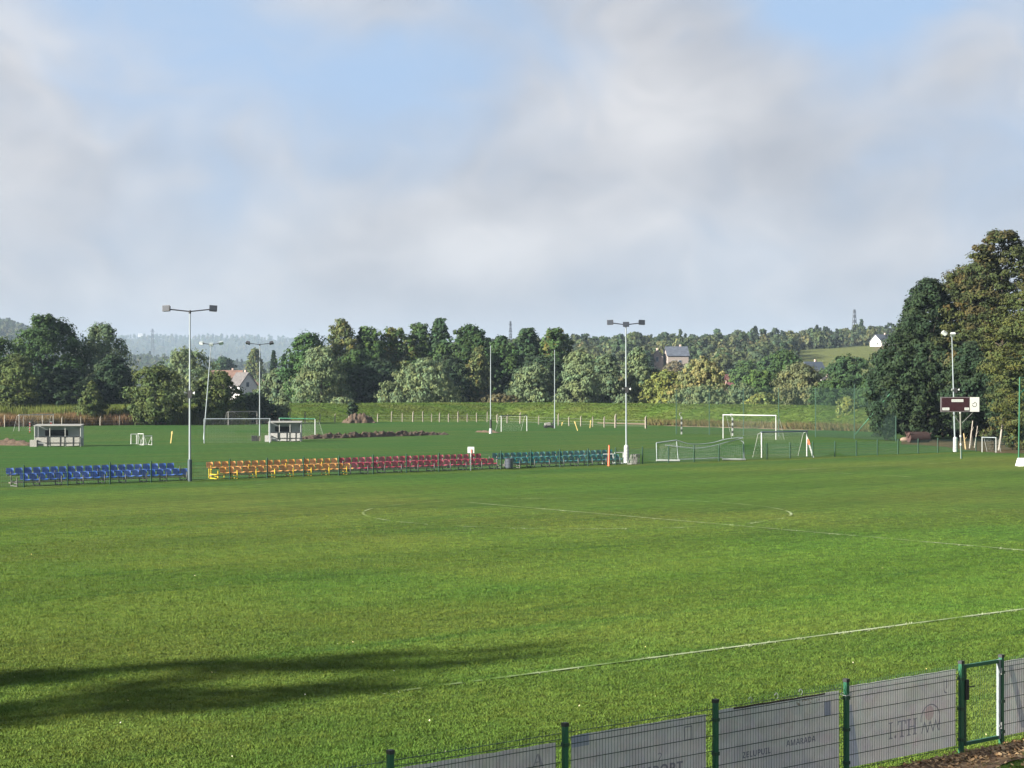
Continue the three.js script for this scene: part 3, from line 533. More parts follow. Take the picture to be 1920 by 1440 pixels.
// strip of trodden earth and fallen leaves outside the fence
{
  const pos = [], col = [], idx = []; const n = 120;
  for (let i = 0; i <= n; i++) { const s = mix(FS0 - 6, FS0 + 22, i / n), a = pitch(s, FENCE_T - .02 + .1 * nz(s * 1.1, 4, 1)), b = pitch(s, FENCE_T - .95 + .5 * nz(s * .7, 2, 5)); for (const p of [a, b]) { pos.push(p.x, .012, p.z); col.push(...mix3([.2, .13, .08], [.28, .19, .12], .5 + nz(p.x * 2, 1, p.z * 2))); } if (i) { const q = i * 2; idx.push(q - 2, q - 1, q, q, q - 1, q + 1); } }
  const g = new THREE.BufferGeometry(); g.setAttribute('position', new THREE.Float32BufferAttribute(pos, 3)); g.setAttribute('color', new THREE.Float32BufferAttribute(col, 3)); g.setIndex(idx); g.computeVertexNormals();
  single('earth_strip', g, matte({ vertexColors: true, roughness: 1, side: THREE.DoubleSide }), null, null, null, 0, null, 'structure');
  const leaf = new THREE.BufferGeometry(); leaf.setAttribute('position', new THREE.Float32BufferAttribute([-.03, 0, 0, 0, .012, .02, .035, .02, 0, -.03, 0, 0, .035, .02, 0, 0, .006, -.022], 3)); leaf.computeVertexNormals();
  const R = rng(77), L = [];
  for (let i = 0; i < 5200; i++) { const s = mix(FS0 - 4, FS0 + 18, R()), t = FENCE_T - .05 - 1.5 * R() * R() - .3 * R() * R(), p = pitch(s, t), k = .6 + .7 * R(); L.push([p.x, .018 + .03 * R(), p.z, .8 + .9 * R(), 1 + R(), mix3([.28, .165, .08], [.36, .26, .15], R()).map(v => v * k), R() * 6.28]); }
  for (let i = 0; i < 60; i++) { const d = 25 + 40 * R() * R(), p = at(mix(-200, 2100, R()), d); L.push([p.x, .05, p.z, .35 + .4 * R(), 1.2, mix3([.5, .4, .15], [.6, .58, .5], R()), R() * 6.28]); }
  scatter('fallen_leaves', 'dry brown leaves lying along the fence and strewn on the turf', 'leaves', leaf, blade, L);
}

// ---------------------------------------------------------------- far side: fence and seats
const FT = 32.43;
{
  const f = thing('panel_fence', 'low green mesh fence running behind the far touchline past the seats', 'fence', pitch(1.37, FT), TURN);
  const pg = box(.06, 1.22, .06, 0, .59, 0), thin = (() => { const L = []; for (let i = 0; i <= 24; i++) L.push([[-1.22 + i * .1017, .05, 0], [-1.22 + i * .1017, 1.06, 0]]); for (let y = .08; y < 1.1; y += .2) L.push([[-1.22, y, 0], [1.22, y, 0]]); return cords(L, .006); })();
  for (let k = -6; k <= 30; k++) { if (k === -1 && false) continue; const m = part('post', pg, mat.greenDark, f); m.position.x = k * 2.5; if (k < 30) { const w = part('wire_mesh', thin, mat.wire, f); w.position.x = k * 2.5 + 1.25; } }
}
// plastic bucket seat: swept shell with thickness
const seatGeo = (() => {
  const prof = [[.2, -.03], [.185, .015], [.1, .02], [-.02, 0], [-.11, .0], [-.17, .03], [-.2, .1], [-.22, .2], [-.235, .3], [-.245, .33]], nx = 6, pos = [], idx = [];
  const P = (u, k, off) => { const [z, y] = prof[k], x = (u - .5) * (k > 7 ? .40 : .43), e = Math.pow(Math.abs(u - .5) * 2, 3), back = sstep(4, 7, k); return [x, y + e * .035 * (1 - back) - off * .014 * (1 - back), z + e * .06 * back - off * .014 * back]; };
  for (const off of [0, 1]) for (let k = 0; k < prof.length; k++) for (let i = 0; i <= nx; i++) pos.push(...P(i / nx, k, off));
  const n1 = nx + 1, tot = n1 * prof.length;
  for (let k = 0; k < prof.length - 1; k++) for (let i = 0; i < nx; i++) { const a = k * n1 + i, b = a + 1, c = a + n1, d = c + 1; idx.push(a, b, c, b, d, c, a + tot, c + tot, b + tot, b + tot, c + tot, d + tot); }
  for (let k = 0; k < prof.length - 1; k++) for (const i of [0, nx]) { const a = k * n1 + i, c = a + n1; idx.push(a, c, a + tot, c, c + tot, a + tot); }
  for (let i = 0; i < nx; i++) for (const k of [0, prof.length - 1]) { const a = k * n1 + i, b = a + 1; idx.push(a, b, a + tot, b, b + tot, a + tot); }
  const g = new THREE.BufferGeometry(); g.setAttribute('position', new THREE.Float32BufferAttribute(pos, 3)); g.setIndex(idx); g.computeVertexNormals(); return g;
})();
const faded = (m) => [m, ...[[1.12, .04], [.86, .005]].map(([k, a]) => { const c = m.clone(); c.color.setRGB(m.color.r * k + a, m.color.g * k + a, m.color.b * k + a); c.roughness = .5; return c; })];
function stand(name, label, s0, nBack, nFront, seatMat, frontShift, legMat, group) {
  const shells = faded(seatMat), R = rng(s0 * 100 + 5000 | 0), g = thing(name, label, 'seat stand', pitch(s0, 33.65), TURN, group), W = Math.max(nBack, nFront + frontShift) * .508;
  const supG = merge([box(.05, .5, .05, 0, .25, .62), box(.05, .78, .05, 0, .39, -.22), box(.05, .05, .9, 0, .03, .2), box(.05, .04, .42, 0, .27, .36), box(.05, .04, .36, 0, .56, -.3), box(.04, .04, .84, 0, .18, .2)]);
  for (let x = .2; x < W; x += 1.27) { const m = part('support', supG, legMat, g); m.position.x = x; }
  part('seat_rail', box(W, .05, .05, W / 2, .29, .36), mat.frame, g); part('seat_rail', box(W, .05, .05, W / 2, .585, -.34), mat.frame, g);
  part('foot_board', box(W, .04, .3, W / 2, .2, .05), mat.concrete, g);
  for (let i = 0; i < nBack; i++) { const m = part('seat', seatGeo, shells[(R() * 3) | 0], g); m.position.set(.25 + i * .508, .64, -.33); m.rotation.set((R() - .5) * .06, (R() - .5) * .08, 0); }
  for (let i = 0; i < nFront; i++) { const m = part('seat', seatGeo, shells[(R() * 3) | 0], g); m.rotation.set((R() - .5) * .06, (R() - .5) * .08, 0); m.position.set(.25 + (i + frontShift) * .508, .345, .36); }
  return g;
}
stand('seat_stand', 'two rows of blue plastic seats at the left end of the far touchline', -11.45, 20, 20, mat.blue, 1, mat.frame, 'stands of coloured seats');
const yellowStand = stand('seat_stand', 'two rows of orange plastic seats beside the red ones', .74, 18, 18, mat.orange, 1, mat.yellowFrame, 'stands of coloured seats');
part('end_rail', merge([beam([.02, .28, .7], [.02, .28, 0], .05), beam([.02, .05, .7], [.02, .05, 0], .05), beam([.02, .62, -.1], [.02, .05, -.1], .06), beam([.55, .3, .72], [.02, .3, .72], .05), beam([.55, .05, .72], [.02, .05, .72], .05), beam([.55, .3, .72], [.55, .05, .72], .05)]), mat.yellowFrame, yellowStand);
stand('seat_stand', 'two rows of dark red plastic seats between the orange and teal ones', .74 + 18 * .508 + .02, 22, 22, mat.red, 1, mat.frame, 'stands of coloured seats');
stand('seat_stand', 'two rows of teal plastic seats left of the orange pole', 21.96, 21, 19, mat.teal, 2, mat.frame, 'stands of coloured seats');
// odd things along the seats
{
  const g = thing('sign_board', 'small white square sign on a post among the red seats', 'sign', pitch(18.84, FT - .08), -.15); part('post', box(.05, 1.2, .05, 0, .58, 0), mat.zinc, g); part('board', merge([box(.44, .4, .02, 0, 1.32, -.04)]), mat.white, g); part('bracket', box(.09, .26, .03, .04, 1.23, .0), M(.3, .1, .07, .7), g);
  const b = thing('litter_bin', 'dark grey litter bin at the left end of the teal seats', 'bin', pitch(22.3, 32.75), TURN); const pr = [[0, 0], [.22, 0], [.25, .1], [.28, .62], [.3, .64], [.3, .68], [.27, .68], [.25, .6]].map(p => new THREE.Vector2(...p)); part('body', new THREE.LatheGeometry(pr, 20), M(.035, .04, .06, .6), b); part('rim', new THREE.TorusGeometry(.29, .018, 6, 20).rotateX(Math.PI / 2).translate(0, .67, 0), mat.black, b);
  single('stake', box(.05, .62, .05, 0, .3, 0), mat.yellowPole, 'short yellow stake left of the litter bin', 'stake', pitch(21.85, 33.0), TURN);
  const o = thing('marker_pole', 'upright orange-red pole in front of the teal seats', 'pole', pitch(30.0, 31.6)); part('shaft', rod([0, 0, 0], [.02, 1.32, 0], .07, .055, 10), mat.orangePole, o); part('tip', new THREE.ConeGeometry(.055, .12, 10).translate(.02, 1.38, 0), mat.orangePole, o);
}
function miniGoal(label, p, turn, w, h, dep, m, tilt = 0) {
  const g = thing('mini_goal', label, 'mini goal', p, turn, 'small training goals'), r = .035; g.rotation.x = tilt; g.rotation.order = 'YXZ';
  part('post', rod([-w / 2, 0, 0], [-w / 2, h, 0], r), m, g); part('post', rod([w / 2, 0, 0], [w / 2, h, 0], r), m, g); part('crossbar', rod([-w / 2 - r, h, 0], [w / 2 + r, h, 0], r), m, g);
  part('back_frame', merge([rod([-w / 2, .02, 0], [-w / 2, .02, -dep], r * .7), rod([w / 2, .02, 0], [w / 2, .02, -dep], r * .7), rod([-w / 2, .02, -dep], [w / 2, .02, -dep], r * .7), rod([-w / 2, h, 0], [-w / 2, .02, -dep], r * .6), rod([w / 2, h, 0], [w / 2, .02, -dep], r * .6)]), m, g);
  part('net', merge([net([-w / 2, .02, -dep], [w / 2, .02, -dep], [w / 2, h, 0], [-w / 2, h, 0], .12, .002)]), mat.netWhite, g); return g;
}
miniGoal('white mini goal just right of the orange pole', at(1141, 121.8), .2, .66, .7, .5, mat.white);
miniGoal('white mini goal left of the thick base of the three-lamp mast', at(1161, 122.8), .25, .6, .78, .5, mat.white);
for (let k = 0; k < 3; k++) miniGoal(['left one of the mini goals leaned together right of the three-lamp mast', 'middle one of the mini goals leaned together right of the three-lamp mast', 'right one of the mini goals leaned together right of the three-lamp mast'][k], at(1187 + k * 4.2, 121.9), 1.0, .5, .66, .3, mat.whiteDull);
// lying training goals between teal seats and fence bend
{
  const g = thing('folded_goal', 'folding goal resting low behind the far fence with its net sagging', 'goal', at(1314, 127.6), .1), X0 = -3.46, X1 = 3.42, m = mat.galv;
  part('base_bar', rod([X0, .08, 1.0], [X0 + 1.72, .06, .95], .07), mat.white, g); part('base_bar', rod([X1 - 1.72, .08, -.4], [X1, .05, -.5], .07), mat.white, g);
  part('side_frame', merge([rod([X0 + .05, .08, 1], [X0 + .05, 1.32, .8], .035), rod([X0 + .05, 1.32, .8], [X0 + 1.64, 1.5, .2], .045), rod([X0 + 1.64, 1.5, .2], [X0 + 1.68, .1, .6], .028)]), m, g);
  part('side_frame', merge([rod([X1 - .1, .05, -.5], [X1 - .1, 1.3, -.7], .035), rod([X1 - .1, 1.3, -.7], [X1 - .25, 1.42, -.9], .03)]), m, g);
  part('sagging_bar', tube([[X0 + .7, 1.16, .6], [X0 + 2.1, 1.0, .5], [X0 + 3.1, .92, .3], [X0 + 4.1, 1.02, 0], [X1 - 1.4, 1.32, -.5], [X1 - .1, 1.62, -.8]], .03, 40), m, g);
  part('sagging_bar', tube([[X0 + 1.64, 1.5, .2], [X0 + 2.6, 1.24, 0], [X0 + 3.6, 1.2, -.4], [X1 - 2.2, 1.32, -.8], [X1 - 1.4, 1.52, -.9], [X1 - .1, 1.66, -1]], .03, 40), m, g);
  part('ground_bar', rod([X0 + 1.7, .12, .6], [X1 - 1.7, .2, -.35], .03), m, g);
  part('net', merge([net([X0 + .05, .1, 1], [X0 + 1.68, .1, .6], [X0 + 1.64, 1.45, .2], [X0 + .05, 1.3, .8], .1, .0025), net([X0 + 1.68, .1, .6], [X1 - .1, .15, -.5], [X1 - .1, 1.55, -.8], [X0 + 1.64, 1.4, .2], .14, .002, .38)]), mat.netWhite, g);
}
function goal(name, label, l, r, h, dep, m, barMat, radius = .052, netMat = mat.net) {
  // l, r: feet of the two posts in world coordinates
  const mid = l.clone().add(r).multiplyScalar(.5), w = l.distanceTo(r), turn = Math.atan2(-(r.z - l.z), r.x - l.x), g = thing(name, label, 'goal', mid, turn);
  part('post', rod([-w / 2, 0, 0], [-w / 2, h, 0], radius, radius, 10), m, g); part('post', rod([w / 2, 0, 0], [w / 2, h, 0], radius, radius, 10), m, g); part('crossbar', rod([-w / 2 - radius, h, 0], [w / 2 + radius, h, 0], radius, radius, 10), barMat ?? m, g);
  for (const e of [-1, 1]) part('stanchion', merge([rod([e * w / 2, h, 0], [e * w / 2, h * .92, -dep * .4], .014), rod([e * w / 2, h * .92, -dep * .4], [e * w / 2, 0, -dep], .014)]), mat.zinc, g);
  part('net', merge([net([-w / 2, .02, -dep], [w / 2, .02, -dep], [w / 2, h * .92, -dep * .4], [-w / 2, h * .92, -dep * .4], .15, .0016), net([-w / 2, h * .92, -dep * .4], [w / 2, h * .92, -dep * .4], [w / 2, h, 0], [-w / 2, h, 0], .15, .0016)]), netMat, g);
  return g;
}
goal('football_goal', 'full-size white goal at the right in front of the high net', at(1356, 181), at(1455, 177), 2.44, 1.6, mat.white);
goal('football_goal', 'white goal around the dark dugout, left of the earth heap', at(383, 166), at(506, 167), 2.3, 1.5, mat.galv);
goal('training_goal', 'greenish white goal standing behind the right dugout', at(524, 186), at(591, 182), 2.0, 1.2, mat.white, mat.green, .055);
goal('handball_goal', 'small old goal at the far left behind the dugout', at(36, 210), at(100, 214), 1.95, 1.1, mat.whiteDull, mat.zinc);
goal('handball_goal', 'small old goal between the two rear floodlight masts', at(428, 243), at(482, 246), 1.85, 1.1, mat.whiteDull, mat.whiteDull);
goal('small_goal', 'small goal with white posts and green bar between the bare masts', at(940, 208), at(988, 211), 1.9, 1, mat.white, mat.greenDark);
goal('small_goal', 'small goal with dark crossbar standing behind the far fence', at(1428, 133), at(1513, 135.6), 1.93, 1, mat.white, M(.06, .08, .12, .5), .055);
goal('mini_gate', 'little grey goal at the right in front of the leaning poles', at(1841.5, 144), at(1867.5, 143), 1.22, .7, mat.zinc, mat.galv, .035);
{
  for (const [px, d, label] of [[56, 205, 'left one of two red and white striped posts at the far left'], [96, 208, 'right one of two red and white striped posts at the far left']]) {
    const g = thing('striped_post', label, 'post', at(px, d), .4, 'red and white posts'); for (let k = 0; k < 8; k++) part('band', box(.12, .155, .12, 0, .0775 + k * .155, 0), k % 2 ? mat.white : M(.42, .04, .03, .6), g);
  }
  for (const [px, d, label] of [[1278, 197, 'left one of two black and white striped posts before the bank'], [1373.5, 191, 'right one of two black and white striped posts, seen through the big goal']]) {
    const g = thing('striped_post', label, 'post', at(px, d), .3, 'black and white posts'); for (let k = 0; k < 7; k++) part('band', box(.13, .28, .13, 0, .14 + k * .28, 0), k % 2 ? mat.black : mat.white, g); part('hook', tube([[0, 1.96, 0], [-.2, 2.1, 0], [-.25, 2.35, 0], [0, 2.4, 0]], .03), mat.zinc, g);
  }
  const f = thing('corner_post', 'leaning white plank with an orange band beside the small goal', 'plank', at(1521, 133.5)); part('plank', beam([.12, 0, .2], [-.32, 1.55, -.1], .11, .05), mat.white, f); part('band', beam([-.15, .98, .02], [-.26, 1.36, -.06], .14, .09), mat.orangePole, f);
  const wb = single('ballast_block', new THREE.CylinderGeometry(.42, .6, .52, 4, 1).rotateY(Math.PI / 4).scale(1, 1, .7).translate(0, .26, 0), M(.85, .85, .84, .5), 'bright white ballast block at the right edge', 'block', at(1918, 119.5), .2);
}
// mini goals stacked left, yellow markers, ball, bins
miniGoal('thin white frame of a mini goal, left one of the three by the left dugout', at(251, 164), .3, .5, .92, .5, mat.white);
miniGoal('white mini goal, middle one of the three by the left dugout', at(264, 163), -.5, .62, .98, .5, mat.white);
miniGoal('white mini goal lying netted, right one of the three by the left dugout', at(277, 161), .7, .85, .84, .7, mat.white);
for (const [px, d, top, lean, label] of [[320, 166, 1.15, .14, 'slanting yellow pole right of the three mini goals'], [1083, 212, 1.15, -.38, 'leaning yellow pole right of the right bare mast'], [1106, 226, 1.0, .1, 'short yellow pole before the bank fence'], [1053, 240, .42, .1, 'small yellow marker on the bank fence']]) single('marker_stick', merge([beam([0, 0, 0], [lean, top, 0], .09, .06), box(.16, .2, .04, lean * .85, top * .86, .0)]), mat.yellowPole, label, 'pole', at(px, d));
single('football', new THREE.IcosahedronGeometry(.14, 3).translate(0, .14, 0), mat.white, 'white football lying in front of the earth heap', 'ball', at(699, 187));
{
  const g = thing('crate', 'black crate at the foot of the rear mast left of the dark dugout', 'crate', at(477, 173), .2); part('body', box(.56, .5, .5, 0, .25, 0), mat.black, g); part('rim', box(.6, .05, .54, 0, .5, 0), mat.black, g);
  const h = thing('canister', 'small grey canister beside the black crate', 'canister', at(485.5, 173), .2); part('body', box(.26, .44, .2, 0, .22, 0), mat.concrete, h); part('cap', rod([.05, .44, 0], [.05, .5, 0], .04), mat.black, h);
  const mw = thing('mower', 'dark mower with a white hood standing at the right bare mast', 'mower', at(1030, 226), .2); part('deck', box(1.3, .25, .8, .0, .22, 0), mat.black, mw); part('hood', merge([box(.7, .35, .6, -.25, .5, 0, 0, 0, .2)]), mat.whiteDull, mw); part('seat', merge([box(.4, .12, .5, .35, .55, 0), box(.1, .5, .5, .58, .8, 0)]), mat.black, mw); for (const [x, z] of [[-.5, .4], [.5, .4], [-.5, -.4], [.5, -.4]]) part('wheel', new THREE.CylinderGeometry(.2, .2, .16, 14).rotateX(Math.PI / 2).translate(x, .2, z), mat.black, mw);
}
// ---------------------------------------------------------------- dugouts
function dugout(label, p, turn, W, darkSeats, base) {
  const g = thing('dugout', label, 'dugout', p, turn), H = 1.92, D = 1.3, poly = new THREE.MeshPhysicalMaterial({ color: new THREE.Color().setRGB(.5, .53, .55), roughness: .4, transmission: .35, thickness: 0 });
  for (const x of [-W / 2, -W / 6, W / 6, W / 2]) part('frame', merge([rod([x, 0, 0], [x, H - .08, 0], .03), rod([x, 0, -D], [x, H, -D], .03), rod([x, H - .08, 0], [x, H, -D], .03)]), mat.zinc, g);
  part('roof', merge([box(W + .15, .05, D + .35, 0, H + .0, -D / 2 + .05, .06)]), mat.whiteDull, g); part('back_panel', box(W, H - .1, .02, 0, H / 2, -D + .02), poly, g);
  for (const e of [-1, 1]) part('side_panel', box(.02, H * .55, D - .1, e * (W / 2 - .02), H * .68, -D / 2), poly, g);
  part('bench', merge([box(W - .3, .06, .4, 0, .5, -D + .35), box(W * .5, .5, .06, -W * .08, 1.2, -D + .12)]), mat.black, g);
  for (let k = 0; k < 4; k++) part('seat', seatGeo.clone().translate(-W * .36 + k * W * .24, .55, -D + .42), darkSeats, g);
  const n = 3; for (let k = 0; k < n; k++) { const x = -W / 2 + W * (k + .5) / n; part('front_panel', box(W / n - .16, .46, .03, x, .6, .05), base, g); part('kick_board', box(W / n - .22, .2, .03, x, .17, .06, 0, 0, k === 1 ? 0 : .05 * (k - 1)), base, g); }
  part('corner_block', box(.6, .62, .5, -W / 2 - .05, .3, .1), base, g); part('rail', box(W, .04, .05, 0, .88, .07), mat.black, g); part('rail', box(W, .04, .05, 0, .32, .07), mat.black, g);
  for (let k = 0; k < 3; k++) part('upright', box(.05, .9, .05, -W * .22 + k * W * .28, .45, .09), mat.black, g);
  return g;
}
dugout('weathered white dugout at the left with dark bench', at(108, 157), .05, 4.05, mat.black, mat.whiteDull);
dugout('smaller grey dugout behind the right post of the white goal', at(534, 171), .05, 3.1, mat.black, M(.4, .41, .42, .7, { map: mottle }));

// ---------------------------------------------------------------- floodlight masts
function mast(label, px, d, topRow, opt) {
  const h = high(topRow, d), g = thing('floodlight_mast', label, 'floodlight', at(px, d), opt.turn ?? 0, 'floodlight masts'), m = opt.mat ?? mat.galv;
  part('pole', merge([rod([0, 0, 0], [opt.lean ?? 0, h, 0], .068, .04, 12)]), m, g);
  if (opt.sleeve) part('base_sleeve', merge([rod([0, -.02, 0], [0, opt.sleeve, 0], .19, .17, 14), rod([0, opt.sleeve, 0], [0, opt.sleeve + .12, 0], .17, .1, 14)]), opt.sleeveMat ?? mat.white, g);
  if (opt.band) part('base_band', rod([0, -.02, 0], [0, opt.band, 0], .13, .125, 12), opt.bandMat ?? mat.greenDark, g);
  if (opt.box) { const b = part('control_box', box(.22, .42, .2, .02, high(opt.box, d), .08), mat.black, g); part('horn', merge([-1, 1].map(e => { const c = new THREE.ConeGeometry(.1, .2, 10, 1); c.rotateZ(e * Math.PI / 2); c.translate(e * .2, high(opt.box, d) + .06, .1); return c; })), mat.zinc, b); }
  const L = opt.arm; if (!L) return g;
  const x0 = opt.lean ?? 0; part('cross_arm', merge([rod([x0, h, 0], [x0 - L, h + .14, .05], .035), rod([x0, h, 0], [x0 + L, h + .14, -.05], .035), rod([x0, h - .12, 0], [x0, h + .06, 0], .07)]), opt.armMat ?? mat.lampBody, g);
  for (const e of opt.lamps) {
    const lamp = new THREE.Group(); lamp.name = 'lamp'; lamp.position.set(x0 + e * L, h + .14 * Math.abs(e) + .02, 0); lamp.rotation.set(opt.tilt ?? .3, (opt.swing ?? 0) + e * .25, (opt.roll ?? 0) * e); g.add(lamp);
    const body = part('housing', merge([box(.4, .3, .16, 0, 0, 0), box(.44, .34, .03, 0, 0, .09), box(.3, .2, .1, 0, 0, -.12), ...[-.1, 0, .1].map(y => box(.38, .012, .05, 0, y, -.1))]), opt.headMat ?? mat.lampBody, lamp);
    part('glass', box(.37, .27, .01, 0, 0, .108), opt.headMat ? mat.glassPale : mat.lampGlass, lamp);
    if (opt.double) { part('housing', merge([box(.4, .2, .3, 0, -.22, 0), box(.44, .04, .34, 0, -.12, 0)]), opt.headMat ?? mat.lampBody, lamp); }
  }
  return g;
}
mast('nearest two-lamp floodlight mast at the right end of the blue seats', 356, 100, 584, { arm: 1.32, lamps: [-1, 1], band: 1.25, bandMat: M(.03, .05, .06, .6), box: 739, tilt: -.25 });
mast('rear mast with three pale lamps by the left goal post', 382, 178, 646, { arm: 1.0, lamps: [-1, 0, 1], lean: .75, headMat: mat.galv, tilt: .7 });
mast('rear two-lamp mast rising behind the white left goal', 487, 180, 646, { arm: 1.2, lamps: [-1, 1], tilt: 1.1 });
mast('left one of the two bare masts without lamps', 920, 200, 648, { band: 1.6, bandMat: mat.black, sleeve: .5 });
mast('right one of the two bare masts without lamps', 1040, 224, 656, { mat: mat.galv });
mast('three-lamp mast with thick white base right of the teal seats', 1174.5, 124, 609, { arm: 1.1, lamps: [-1, 0, 1], sleeve: 1.15, box: 731, lean: -.03, tilt: -.2 });
mast('mast with white lamps before the dark trees at the right', 1791, 145, 628, { arm: .62, lamps: [-1, 0.12], sleeve: 1.1, headMat: mat.white, box: 732, lean: -.27, tilt: .8, roll: .5, mat: mat.galv });
// ---------------------------------------------------------------- scoreboard
{
  const g = thing('scoreboard', 'dark maroon scoreboard with white side panel on a striped pole', 'scoreboard', at(1802, 131), 0.02), y0 = high(771.5, 131), hh = 1.05, W = 2.1, cx = -.42;
  part('pole', merge([rod([0, 0, 0], [-.06, y0 + .3, 0], .06, .055, 10)]), M(.12, .12, .1, .6), g);
  for (const y of [1.0, 1.62, 3.38]) part('pole_band', rod([-.01 - y * .015, y, 0], [-.01 - y * .015, y + .14, 0], .075, .075, 10), mat.white, g); part('base_wrap', rod([.02, -.02, 0], [0, .95, 0], .075, .07, 10), mat.greenDark, g);
  part('brace', merge([rod([-.03, y0 - .95, 0], [-.75, y0, 0], .025), rod([-.03, y0 - .95, 0], [.95, y0, 0], .025)]), mat.frame, g);
  part('casing', box(W + .08, hh + .06, .16, cx - .02, y0 + hh / 2, 0), M(.09, .08, .085, .5), g); part('display', box(W - .05, hh - .06, .02, cx - .02, y0 + hh / 2, .092), M(.022, .006, .008, .25), g);
  const lines_ = (w, h, seed) => { const c = document.createElement('canvas'); c.width = w; c.height = h; const x = c.getContext('2d'), R = rng(seed); x.fillStyle = '#e4e8e4'; x.fillRect(0, 0, w, h); x.fillStyle = '#7d8580'; for (let r = 0; r < 2; r++) { let k = 14; while (k < w - 30) { const l = 8 + 26 * R(); x.fillRect(k, h * (.26 + .34 * r), l, h * .13); k += l + 8; } } const t = new THREE.CanvasTexture(c); t.colorSpace = THREE.SRGBColorSpace; return t; };
  part('name_plate', box(.88, .2, .02, -.3, y0 + hh - .24, .115), new THREE.MeshStandardMaterial({ map: lines_(256, 64, 5), color: 0xb8b8b8, roughness: .5 }), g);
  part('name_plate', box(.52, .2, .02, -1.17, y0 + .19, .115), new THREE.MeshStandardMaterial({ map: lines_(160, 64, 6), color: 0xb8b8b8, roughness: .5 }), g);
  part('name_plate', box(.34, .2, .02, .4, y0 + .19, .115), new THREE.MeshStandardMaterial({ map: lines_(110, 64, 8), color: 0xb8b8b8, roughness: .5 }), g);
  const c = document.createElement('canvas'); c.width = 256; c.height = 384; const x = c.getContext('2d'); x.fillStyle = '#f2f2ee'; x.fillRect(0, 0, 256, 384); x.strokeStyle = '#c9ccc8'; x.lineWidth = 6; x.strokeRect(34, 70, 188, 280); x.strokeStyle = '#4a544f'; x.lineWidth = 18; x.beginPath(); x.moveTo(70, 175); x.quadraticCurveTo(110, 165, 140, 140); x.moveTo(70, 195); x.quadraticCurveTo(75, 250, 120, 255); x.quadraticCurveTo(180, 250, 184, 190); x.quadraticCurveTo(180, 160, 160, 150); x.stroke(); x.fillStyle = '#59625d'; x.beginPath(); x.arc(142, 136, 14, 0, 7); x.fill();
  const t = new THREE.CanvasTexture(c); t.colorSpace = THREE.SRGBColorSpace;
  part('emblem_panel', box(.7, 1.08, .05, .99, y0 + hh / 2, .06), new THREE.MeshStandardMaterial({ map: t, color: 0xb4b4b4, roughness: .45 }), g);
}
// ---------------------------------------------------------------- ball-stop nets
{
  const P = [[1268, 197], [1330, 195], [1394, 192], [1460, 189], [1529, 186], [1602, 179], [1680, 172]].map(([px, d]) => at(px, d)), g = thing('ball_net', 'high green ball-stop net behind the white goal', 'net', P[0].clone()), L = P.map(p => p.clone().sub(P[0])), H = 5.5;
  L.forEach((p, i) => { part('post', rod([p.x, 0, p.z], [p.x, H + (i < 5 ? -.3 : .1), p.z], .05, .04, 8), mat.greenDark, g); });
  for (let i = 0; i < L.length - 1; i++) part('netting', net([L[i].x, .1, L[i].z], [L[i + 1].x, .1, L[i + 1].z], [L[i + 1].x, H - .3, L[i + 1].z], [L[i].x, H - .3, L[i].z], .12, i > 3 ? .0095 : .006), mat.netGreen, g);
  part('brace', rod([L[5].x + .1, .5, L[5].z], [L[6].x - .1, H - .3, L[6].z], .06, .06, 8), M(.05, .14, .08, .5), g);
  const r = thing('ball_net', 'tall green frame of a second ball-stop net at the right edge', 'net', at(1910, 125)); part('post', rod([0, 0, 0], [.08, 6.05, 0], .055, .05, 8), mat.green, r); part('top_bar', rod([.08, 6.0, 0], [5, 6.0, -3.9], .04, .04, 8), mat.green, r); part('post', rod([5, 0, -3.9], [5, 6, -3.9], .055, .05, 8), mat.green, r); part('brace', rod([.05, 4.75, 0], [1.4, 6, -1.1], .035, .035, 8), mat.green, r); part('brace', rod([.06, 5.0, 0], [.7, 4.2, -.5], .03, .03, 8), mat.green, r); part('netting', net([0, .1, 0], [5, .1, -3.9], [5, 5.9, -3.9], [.08, 5.9, 0], .12, .004), mat.netGreen, r);
}
// ---------------------------------------------------------------- fence posts along the bank
{
  const px = [-60, -25, 9, 44, 80, 116, 152, 188, 224, 258, 294, 327, 360, 391, 423, 454, 485, 515, 544, 572, 600, 628, 654, 682, 708, 734, 754, 774, 793, 809, 824, 841, 859, 876, 894, 913, 932, 951, 975, 1010, 1047, 1067, 1089, 1111, 1133, 1154, 1211], D = (q) => lerpTable([[-60, 228], [116, 236], [515, 256], [734, 264], [913, 262], [1010, 246], [1067, 238], [1154, 227], [1211, 224]], q);
  const g = thing('post_fence', 'line of thin concrete posts with wire at the foot of the bank', 'fence', at(px[0], D(px[0]))), o = at(px[0], D(px[0])), pts = px.map(q => at(q, D(q)).sub(o)), R = rng(5), pg = [1.15, 1.3, 1.5].map(h => merge([box(.12, h, .12, 0, h / 2 - .03, 0), beam([0, h - .06, 0], [.0, h + .12, .1], .07)]));
  pts.forEach((p, i) => { const big = px[i] > 1150; const m = part('post', pg[(R() * 3) | 0], mat.concrete, g); m.position.copy(p); m.rotation.set((R() - .5) * .08, R(), (R() - .5) * .08); if (big) m.scale.set(1.6, 1.25, 1.6); });
  const wl = []; for (let i = 1; i < pts.length; i++) for (const y of [.3, .65, 1.0]) wl.push([[pts[i - 1].x, y, pts[i - 1].z], [pts[i].x, y, pts[i].z]]); part('wire', cords(wl, .006), mat.zinc, g);
}
